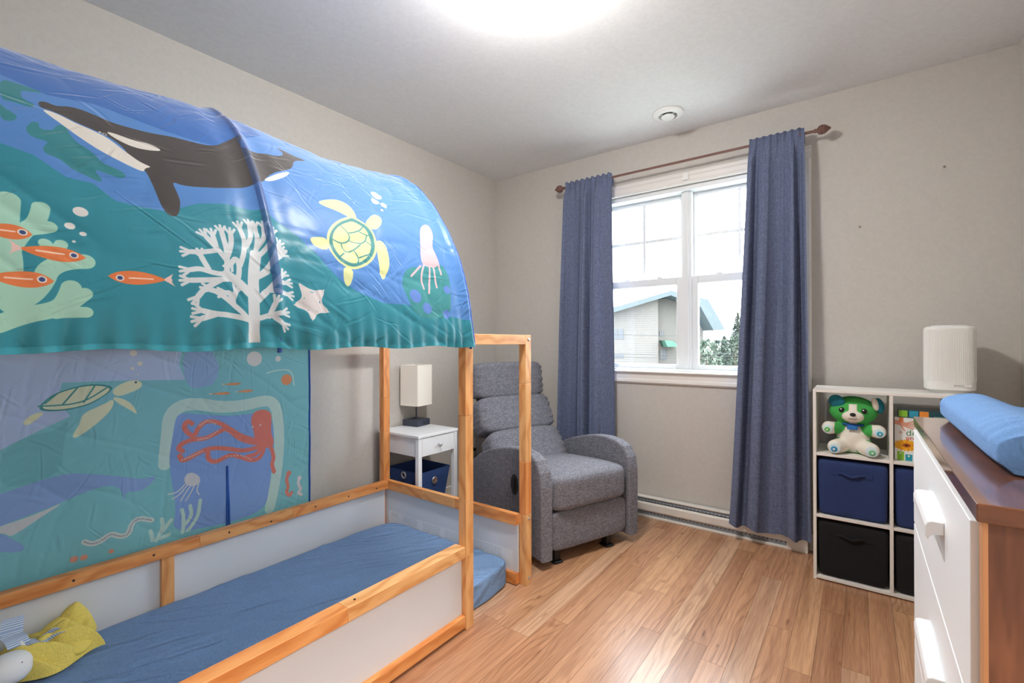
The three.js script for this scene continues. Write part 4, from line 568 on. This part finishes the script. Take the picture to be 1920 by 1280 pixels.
  // boxed set with flower print, dark box lying on it
  const cvs = document.createElement('canvas'); cvs.width = 440; cvs.height = 400; const q = cvs.getContext('2d'); q.fillStyle = '#eef0ee'; q.fillRect(0, 0, 440, 400);
  q.strokeStyle = '#e0a088'; q.lineCap = 'round'; for (const [a, b, c2, d2, lw] of [[-10, 40, 70, 62, 40], [70, 58, 140, 30, 12], [75, 62, 150, 52, 12], [72, 70, 145, 78, 12], [66, 78, 130, 100, 12], [50, 80, 70, 120, 12]]) { q.lineWidth = lw; q.beginPath(); q.moveTo(a, b); q.lineTo(c2, d2); q.stroke(); }
  q.fillStyle = '#e88a5a'; q.fillRect(30, 0, 34, 44); q.fillStyle = '#3c8a5a'; q.font = '72px sans-serif'; q.fillText('de', 80, 166); q.fillStyle = '#d84a3a'; q.font = 'bold 44px sans-serif'; q.fillText('pro', 80, 204);
  q.strokeStyle = '#c06a60'; q.lineWidth = 3; for (let k = 0; k < 5; k++) { q.beginPath(); q.moveTo(44, 140); q.lineTo(44 + 14 * Math.cos(k * 1.25), 140 + 16 * Math.sin(k * 1.25)); q.stroke(); }
  for (let k = 0; k < 22; k++) { q.save(); q.translate(84, 258); q.scale(1, 0.56); q.rotate(k * 0.2856); q.fillStyle = k % 2 ? '#f0a020' : '#f6bc30'; q.beginPath(); q.ellipse(52, 0, 46, 13, 0, 0, 6.3); q.fill(); q.restore(); } q.fillStyle = '#b85a24'; q.beginPath(); q.ellipse(84, 258, 30, 19, 0, 0, 6.3); q.fill(); q.fillStyle = '#3a2018'; q.beginPath(); q.ellipse(84, 258, 12, 8, 0, 0, 6.3); q.fill();
  [['#8cc83c', 18, 318], ['#28a0b4', 76, 340], ['#f09030', 140, 346], ['#8cc83c', 200, 330], ['#28a0b4', 262, 340], ['#f09030', 330, 330]].forEach(([c2, x, y]) => { q.fillStyle = c2; q.fillRect(x, y, 50, 90); q.fillStyle = '#e8f0e0'; q.beginPath(); q.arc(x + 24, y + 16, 8, 0, 6.3); q.fill(); });
  const ct = new THREE.CanvasTexture(cvs); ct.colorSpace = THREE.SRGBColorSpace;
  const bx = thing('flower_print_box', 'white boxed set with a hand and orange flower printed on it', 'box', [KX + w / 2 + t / 2 + 0.112, 0.6005, KZ - 0.075]);
  part('carton', boxB(-0.106, 0.106, 0, 0.19, -0.03, 0.03, 0.001), std(S(236, 238, 236), 0.4), bx); part('cover_print', new THREE.PlaneGeometry(0.211, 0.189), std(S(255, 255, 255), 0.35, { map: ct }), bx, [0, 0.095, 0.0306]);
  const b2 = thing('dark_teal_box', 'dark teal box with coloured squares lying on the flower box', 'box', [KX + w / 2 + t / 2 + 0.12, 0.791, KZ - 0.1], -0.04);
  part('carton', boxB(-0.1, 0.1, 0, 0.033, -0.08, 0.06, 0.001), std(S(26, 78, 88), 0.4), b2); [[S(140, 200, 60), -0.082], [S(50, 160, 190), -0.046], [S(240, 150, 60), -0.012]].forEach(([c2, x]) => part('colour_square', boxB(x - 0.015, x + 0.015, 0.003, 0.031, 0.06, 0.0608, 0), std(c2, 0.4), b2)); part('spine_print', boxB(0.02, 0.07, 0.008, 0.012, 0.06, 0.0606, 0), std(S(120, 160, 160), 0.5), b2);
  // air purifier
  const pu = thing('air_purifier', 'white ribbed air purifier standing on the cube shelf', 'air purifier', [2.703, h, 0.2]);
  const ring = (r, y, n = 3.2) => ({ r, y, n }), rows = [ring(0.0, 0.016), ring(0.078, 0.016), ring(0.083, 0.02), ring(0.0832, 0.28), ring(0.08, 0.288), ring(0.072, 0.292), ring(0.0, 0.293)];
  const sq = (r, a, n) => { const c2 = Math.cos(a), s2 = Math.sin(a), k = Math.pow(Math.abs(c2) ** n + Math.abs(s2) ** n, -1 / n); return [r * c2 * k, r * s2 * k]; };
  const body = gridG(160, rows.length - 1, (u, v) => { const i = Math.round(v * (rows.length - 1)), o = rows[i], [x, z] = sq(o.r, u * 6.28319, o.n); return [x, o.y, z, u, o.y]; });
  const flipG = (g) => { const ix = g.index.array; for (let i = 0; i < ix.length; i += 3) { const a = ix[i]; ix[i] = ix[i + 1]; ix[i + 1] = a; } g.computeVertexNormals(); return g; };
  const pw = std(S(238, 238, 234), 0.45, { side: THREE.DoubleSide }); part('housing', flipG(body), pw, pu);
  const ribs = []; for (let k = 0; k < 96; k++) { const a = k / 96 * 6.28319, [x, z] = sq(0.0834, a, 3.2); const g = new THREE.BoxGeometry(0.0016, 0.22, 0.0022); g.rotateY(-a); g.translate(x, 0.165, z); ribs.push(g); } part('ribs', mergeGeometries(ribs), pw, pu).userData.kind = 'stuff';
  part('foot', cyl(0.066, 0.068, 0.016, 40), pw, pu, [0, 0.008, 0]); part('top_grille', cyl(0.058, 0.062, 0.004, 40), pw, pu, [0, 0.294, 0]);
  const lc = document.createElement('canvas'); lc.width = 256; lc.height = 40; const lq = lc.getContext('2d'); lq.fillStyle = '#eeeeea'; lq.fillRect(0, 0, 256, 40); lq.fillStyle = '#6e6c6a'; lq.font = 'bold 30px sans-serif'; lq.fillText('JAF\u00C4NDA', 40, 32); const lt = new THREE.CanvasTexture(lc); lt.colorSpace = THREE.SRGBColorSpace;
  part('badge', new THREE.PlaneGeometry(0.064, 0.01), std(S(255, 255, 255), 0.45, { map: lt }), pu, [0.028, 0.038, 0.0838], [0, 0.05, 0]);
  part('power_cord', tubeG([[0.0, 0.012, -0.066], [-0.005, 0.008, -0.1], [-0.015, -0.02, -0.124], [0.0, -0.12, -0.128], [0.03, -0.4, -0.128], [0.03, -0.8, -0.128]], 0.0022, 30, 6), M.white, pu);
}
// ---------------------------------------------------------------- dresser and changing pad
{
  const d = thing('dresser', 'dark stained wood dresser with glossy white drawers', 'dresser', [0, 0, 0]);
  const x0 = 2.5, x1 = W - 0.018, z0 = 1.385, z1 = 2.208, h = 0.93;
  part('top', metreUV(boxB(x0, x1, h - 0.023, h, z0, z1, 0.002, 2), 'z', 0.9), M.walnut, d);
  part('side', metreUV(boxB(x0 + 0.01, x1, 0, h - 0.023, z1 - 0.026, z1 - 0.006, 0.001), 'y', 0.9), M.walnutSide, d); part('side', metreUV(boxB(x0 + 0.01, x1, 0, h - 0.023, z0 + 0.006, z0 + 0.026, 0.001), 'y', 0.9, 0.3), M.walnutSide, d);
  part('back', boxB(x1 - 0.008, x1, 0.06, h - 0.023, z0 + 0.026, z1 - 0.026, 0), M.walnutSide, d); part('plinth', metreUV(boxB(x0 + 0.03, x0 + 0.045, 0, 0.06, z0 + 0.026, z1 - 0.026, 0.001), 'z', 0.9), M.walnutSide, d);
  part('edge_band', metreUV(boxB(x0 + 0.006, x0 + 0.011, 0, h - 0.023, z1 - 0.0265, z1 - 0.0055, 0.0005), 'y', 0.9), std(S(204, 146, 100), 0.4), d, null, null, 'lighter wood edge');
  const hp = [[0, -0.006], [-0.018, -0.006], [-0.026, -0.01], [-0.031, -0.016], [-0.034, -0.012], [-0.034, 0.004], [-0.03, 0.01], [-0.022, 0.012], [0, 0.012]];
  for (const [a, b, hy] of [[0.664, 0.9, 0.813], [0.368, 0.659, 0.552], [0.066, 0.363, 0.262]]) {
    const o = sub('drawer', d); part('front', boxB(x0 - 0.002, x0 + 0.016, a, b, z0 + 0.028, z1 - 0.03, 0.0015), M.glossWhite, o);
    part('body', boxB(x0 + 0.016, x1 - 0.03, a + 0.02, b - 0.04, z0 + 0.03, z1 - 0.03, 0), M.melamine, o);
    const g = shapeG(hp.map(([a2, b2]) => [a2 * 0.62, b2]), 0.21, 0.0015, 2); g.translate(x0 - 0.0035, hy, 1.745); part('handle', g, std(S(240, 241, 242), 0.3), o, null, null, 'white bar handle');
  }
  const p = thing('changing_pad', 'contoured changing pad in a soft denim blue cover on the dresser', 'changing pad', [2.742, h, 1.715]);
  const hw = 0.198, hl = 0.315, sec = (t) => { // closed cross section, t in 0..1 round it
    const a = t * 6.28319, c = Math.cos(a), s = Math.sin(a); let x = Math.sign(c) * Math.pow(Math.abs(c), 0.55), y = Math.sign(s) * Math.pow(Math.abs(s), 0.5); const top = 0.03 + 0.036 * sstep(0.25, 0.75, Math.abs(x)) * (1 - 0.12 * sstep(0.8, 1, Math.abs(x))); return [x, y > 0 ? 0.032 + y * (top - 0.02) * 0.98 : 0.032 + y * 0.031]; };
  const blue = phys(S(122, 168, 226), 0.95, { map: rep(T.cloth, 3), sheen: 0.6, sheenRoughness: 0.5, side: THREE.DoubleSide });
  const g = gridG(110, 70, (u, v) => { const q = lerp(-1, 1, v), k = Math.pow(Math.max(0, 1 - Math.abs(q) ** 7), 1 / 4), [x, y] = sec(u); const n = 0.006 * (fbm(x * 3 + 9, q * 5, 0.4) - 0.47) + 0.003 * Math.sin(q * 46 + x * 9 + 3 * vnoise(q * 5, x * 3)) * sstep(0.3, 0.95, Math.abs(q)) ; return [x * hw * lerp(0.9, 1, k), 0.001 + Math.max(0, y * lerp(0.55, 1, k) * (Math.abs(q) > 0.999 ? 0.35 : 1) + n * (y > 0.02 ? 1 : 0)), q * hl * (1 - 0.02 * (1 - k)), u * 0.8, v * 0.7]; });
  part('cover', g, blue, p);
  for (const e of [0, 1]) { const cap = []; for (let i = 0; i < 110; i++) { const a = g.attributes.position, j = e * 70 * 111 + i; cap.push(new THREE.Vector3(a.getX(j), a.getY(j), a.getZ(j))); } const cg = new THREE.BufferGeometry(), ps = []; const c0 = cap.reduce((s2, q) => s2.add(q), new THREE.Vector3()).multiplyScalar(1 / 110); cap.forEach((q, i) => { const r = cap[(i + 1) % 110]; ps.push(q.x, q.y, q.z, r.x, r.y, r.z, c0.x, c0.y, c0.z); }); cg.setAttribute('position', new THREE.Float32BufferAttribute(ps, 3)); cg.computeVertexNormals(); metreUV(cg, 'x', 1); part('end_cover', cg, blue, p); }
  part('seam', tubeG(Array.from({ length: 24 }, (_, i) => { const q = lerp(-0.85, 0.8, i / 23); return [-hw * 0.99, 0.04 + 0.004 * Math.sin(q * 4), q * hl]; }), 0.0018, 60, 6), std(S(84, 132, 196), 0.9), p);
}
// ---------------------------------------------------------------- plush comforter on the mattress
{
  const o = thing('comforter_toy', 'yellow plush comforter with striped ribbon and white animal head', 'plush toy', [0.29, 0.112, 2.7]);
  const yel = phys(S(255, 232, 118), 1, { sheen: 0.6, sheenRoughness: 0.7, side: THREE.DoubleSide, map: rep(T.cloth, 6) });
  const cloth = gridG(70, 60, (u, v) => { const a = (u - 0.5) * 2, b = (v - 0.5) * 2, r = Math.max(Math.abs(a), Math.abs(b)); let x = a * 0.1 + 0.03 * Math.sin(b * 3 + 1), z = -0.02 + b * 0.115 + 0.02 * Math.sin(a * 4); const e = 1 - r ** 6, y = 0.012 + 0.05 * fbm(a * 1.6 + 3, b * 1.6 + 8, 0.3) * e + 0.062 * Math.abs(Math.sin(a * 5 + b * 4 + 2 * vnoise(a * 2, b * 2))) * e + 0.035 * Math.exp(-((a + 0.75) ** 2 + (b + 0.6) ** 2) * 5); return [x, y, z, a * 0.1, b * 0.1]; });
  part('cloth', cloth, yel, o); part('fold', pillowG(0.05, 0.045, 0.15, 3, 14, (x, y, z) => [x + 0.012 * Math.sin(z * 30), y + 0.006 * Math.sin(z * 45 + 1), z]), yel, o, [-0.075, 0.06, -0.06], [0.3, 0.2, 0]); part('fold', pillowG(0.13, 0.036, 0.075, 2.6, 16, (x, y, z) => [x + 0.01 * Math.sin(z * 60), y + 0.007 * Math.sin(x * 55 + 1) * (y > 0 ? 1 : 0), z + 0.008 * Math.sin(x * 40)]), yel, o, [0.03, 0.03, -0.085], [0.1, 0.3, 0.08]);
  const sc = document.createElement('canvas'); sc.width = 256; sc.height = 64; const q = sc.getContext('2d'); q.fillStyle = '#dfe8f0'; q.fillRect(0, 0, 256, 64); for (let x = 0; x < 256; x += 22) { q.fillStyle = '#7d9fce'; q.fillRect(x, 0, 9, 64); } const sx = new THREE.CanvasTexture(sc); sx.colorSpace = THREE.SRGBColorSpace; sx.wrapS = THREE.RepeatWrapping; const stripe = std(S(255, 255, 255), 0.9, { map: sx, side: THREE.DoubleSide });
  const rib = (pts, w) => gridG(24, 3, (u, v) => { const k = u * (pts.length - 1), i = Math.min(pts.length - 2, Math.floor(k)), t = k - i, a = pts[i], b = pts[i + 1]; const dx = b[0] - a[0], dz = b[2] - a[2], l = Math.hypot(dx, dz); return [lerp(a[0], b[0], t) + (v - 0.5) * w * dz / l, lerp(a[1], b[1], t) + 0.005 * Math.sin(u * 9), lerp(a[2], b[2], t) - (v - 0.5) * w * dx / l, u * 1.6, v]; });
  part('ribbon', rib([[0.05, 0.1, 0.05], [0.04, 0.094, 0.0], [0.03, 0.092, -0.05]], 0.055), stripe, o, null, null, 'blue and white striped ribbon'); part('ribbon', rib([[0.06, 0.105, 0.05], [0.0, 0.125, 0.06], [-0.05, 0.15, 0.05]], 0.05), stripe, o, null, null, 'blue and white striped ribbon');
  const hd = sub('head', o, [0.09, 0.062, 0.075]), wh = phys(S(240, 240, 238), 0.95, { sheen: 0.4 }); part('skull', pillowG(0.095, 0.085, 0.1, 2.3, 14), wh, hd); part('ear', pillowG(0.035, 0.06, 0.02, 2.2, 8), wh, hd, [-0.01, 0.05, 0.035], [0, 0.3, 0.5]); part('ear', pillowG(0.035, 0.06, 0.02, 2.2, 8), wh, hd, [-0.04, 0.03, -0.03], [0, 0.3, 1.0]); part('eye', pillowG(0.008, 0.004, 0.004, 2, 4), std(S(60, 60, 64), 0.8), hd, [0.036, 0.022, -0.022]);
}
// ---------------------------------------------------------------- outside: ground, building, trees
{
  const at = (u, v, D) => EYE.clone().addScaledVector(fwd, D).addScaledVector(rightR, (u - 960) / FOCAL * D).addScaledVector(upR, -(v - 640) / FOCAL * D);
  const GY = -2.4;
  structure('ground', 'grey green ground outside the window', new THREE.Mesh(new THREE.PlaneGeometry(160, 160).rotateX(-Math.PI / 2).translate(20, GY, -60), std(S(140, 146, 138), 1)));
  const D = 32, k = D / FOCAL, o0 = at(1234, 640, D), b = thing('gabled_building', 'pale siding building with low gable roof seen through the window', 'building', [o0.x, o0.y, o0.z], YAW);
  const L = (u, v) => [(u - 1234) * k, (640 - v) * k], gy = GY - o0.y, siding = std(S(88, 86, 84), 0.9), siding2 = std(S(82, 80, 77), 0.9), roofM = std(S(62, 72, 76), 0.8), dark = std(S(58, 62, 68), 0.4), greenM = std(S(48, 84, 72), 0.7);
  const ext = (name, pts, z0, z1, m) => { const g = shapeG(pts, z1 - z0); g.translate(0, 0, z0); return part(name, g, m, b); };
  const bot = gy / k; // in px units below
  ext('wall', [[(1040 - 1234) * k, gy], [0, gy], L(1234, 561), L(1040, 617)], -8, 0, siding); ext('wall', [[0, gy], [(1300 - 1234) * k, gy], L(1300, 575), L(1266, 556), L(1234, 560)], -8, -0.6, siding2); ext('wall', [[(1300 - 1234) * k, gy], [(1328 - 1234) * k, gy], L(1328, 603), L(1300, 603)], -8, -0.8, siding);
  ext('roof', [L(1030, 612), L(1250, 547), L(1318, 564), L(1349, 619), L(1327, 619), L(1304, 577), L(1250, 556), L(1030, 621)], -8.5, 0.9, roofM); ext('roof_vent', [L(1155, 573), L(1172, 571), L(1172, 578), L(1155, 583)], -2, -1, roofM);
  for (let v = 585, i = 0; v < 745; v += 4.2, i++) { const top = v < 617 ? 1040 + (617 - v) * 3.46 : 1040; part('siding_board', boxB((top - 1234) * k, 0, L(0, v + 4)[1], L(0, v)[1], 0, 0.025, 0), siding, b); }
  const win = (u0, u1, v0, v1, z) => { const w = sub('window', b); part('glass', boxB(L(u0, 0)[0], L(u1, 0)[0], L(0, v1)[1], L(0, v0)[1], z, z + 0.03, 0), dark, w); for (const u of [u0, (u0 + u1) / 2, u1]) part('frame', boxB(L(u - 0.4, 0)[0], L(u + 0.4, 0)[0], L(0, v1)[1], L(0, v0)[1], z, z + 0.06, 0), siding, w); };
  win(1148, 1169, 617, 636, 0.02); win(1148, 1169, 664, 671, 0.02); win(1242, 1250, 620, 629, -0.6); win(1315, 1320, 625, 631, -0.8); win(1243, 1255, 655, 675, -0.6);
  ext('awning', [L(1241, 638), L(1256, 639), L(1270, 650), L(1246, 650)], -0.6, 0.6, greenM); ext('awning', [L(1310, 640), L(1322, 641), L(1322, 650), L(1308, 650)], -0.8, 0, greenM);
  for (const [v, n] of [[628, 'upper wire'], [664, 'middle wire'], [670, 'lower wire']]) { const w = thing('utility_wire', `thin overhead ${n} crossing before the pale building`, 'wire', [0, 0, 0], 0, 'overhead wires outside'); part('cable', tubeG([at(1000, v - 5, 26).toArray(), at(1150, v - 1, 26).toArray(), at(1270, v + 1, 26).toArray(), at(1420, v - 4, 26).toArray()], 0.014, 40, 5), std(S(40, 41, 44), 0.8), w); }
  const leaf = std(S(58, 70, 64), 0.95), leaf2 = std(S(64, 76, 66), 0.95), bark = std(S(84, 74, 66), 0.9);
  function spruce(label, u, vTop, D2, r) {
    const p = at(u, 640, D2), top = at(u, vTop, D2).y, h = top - GY, t = thing('spruce_tree', label, 'tree', [p.x, GY, p.z], 0, 'spruce trees outside the window'); part('trunk', cyl(0.05, 0.22, h, 10), bark, t, [0, h / 2, 0]);
    const tri = []; const n = 420; for (let i = 0; i < n; i++) { const f = Math.pow(i / n, 0.85), y = h * (0.12 + 0.87 * f), len = r * (1 - f) * rr(0.7, 1.1) + 0.12, a = i * 2.399, w = 0.16 + 0.25 * (1 - f) * r / 2, dy = -len * rr(0.15, 0.4); const c = Math.cos(a), s = Math.sin(a); tri.push(0, y, 0, c * len * 0.6 - s * w, y + dy * 0.4, s * len * 0.6 + c * w, c * len, y + dy, s * len, 0, y, 0, c * len, y + dy, s * len, c * len * 0.6 + s * w, y + dy * 0.4, s * len * 0.6 - c * w); }
    const g = new THREE.BufferGeometry(); g.setAttribute('position', new THREE.Float32BufferAttribute(tri, 3)); g.computeVertexNormals(); part('boughs', g, Object.assign(leaf.clone(), { side: THREE.DoubleSide }), t);
  }
  spruce('tall pointed spruce tree beyond the end of the pale building', 1383, 584, 44, 1.9); spruce('twin spruce tree standing close behind the tall one', 1392, 582, 48, 1.9); spruce('smaller spruce tree between building and tall spruces', 1358, 628, 42, 1.3);
  function bush(label, u, v, D2, r, m) { const p = at(u, v, D2), t = thing('leafy_shrub', label, 'shrub', [p.x, GY, p.z], 0, 'shrubs outside the window'); const tri = [], hh = p.y + r - GY; for (let i = 0; i < 900; i++) { const a = rr(0, 6.28), q = Math.sqrt(rnd()), y = rr(0.02, 1), rad = r * q * Math.sqrt(Math.max(0.05, 1 - (2 * y - 1) ** 4)); const c = [Math.cos(a) * rad, y * hh, Math.sin(a) * rad], s = 0.2; const d = () => rr(-s, s); tri.push(c[0] + d(), c[1] + d(), c[2] + d(), c[0] + d(), c[1] + d(), c[2] + d(), c[0] + d(), c[1] + d(), c[2] + d()); } const g = new THREE.BufferGeometry(); g.setAttribute('position', new THREE.Float32BufferAttribute(tri, 3)); g.computeVertexNormals(); part('foliage', g, Object.assign(m.clone(), { side: THREE.DoubleSide }), t); part('stem', cyl(0.05, 0.08, hh * 0.7, 8), bark, t, [0, hh * 0.35, 0]); }
  bush('rounded green shrub against the end of the building', 1325, 668, 30, 1.0, leaf2); bush('dense shrub below the smaller spruce tree', 1349, 660, 34, 0.85, leaf); bush('broad shrub below the tall spruce trees', 1377, 656, 37, 1.05, leaf2); bush('wide shrub standing farthest from the pale building', 1412, 650, 33, 1.0, leaf);
}
renderer.render(scene, camera);
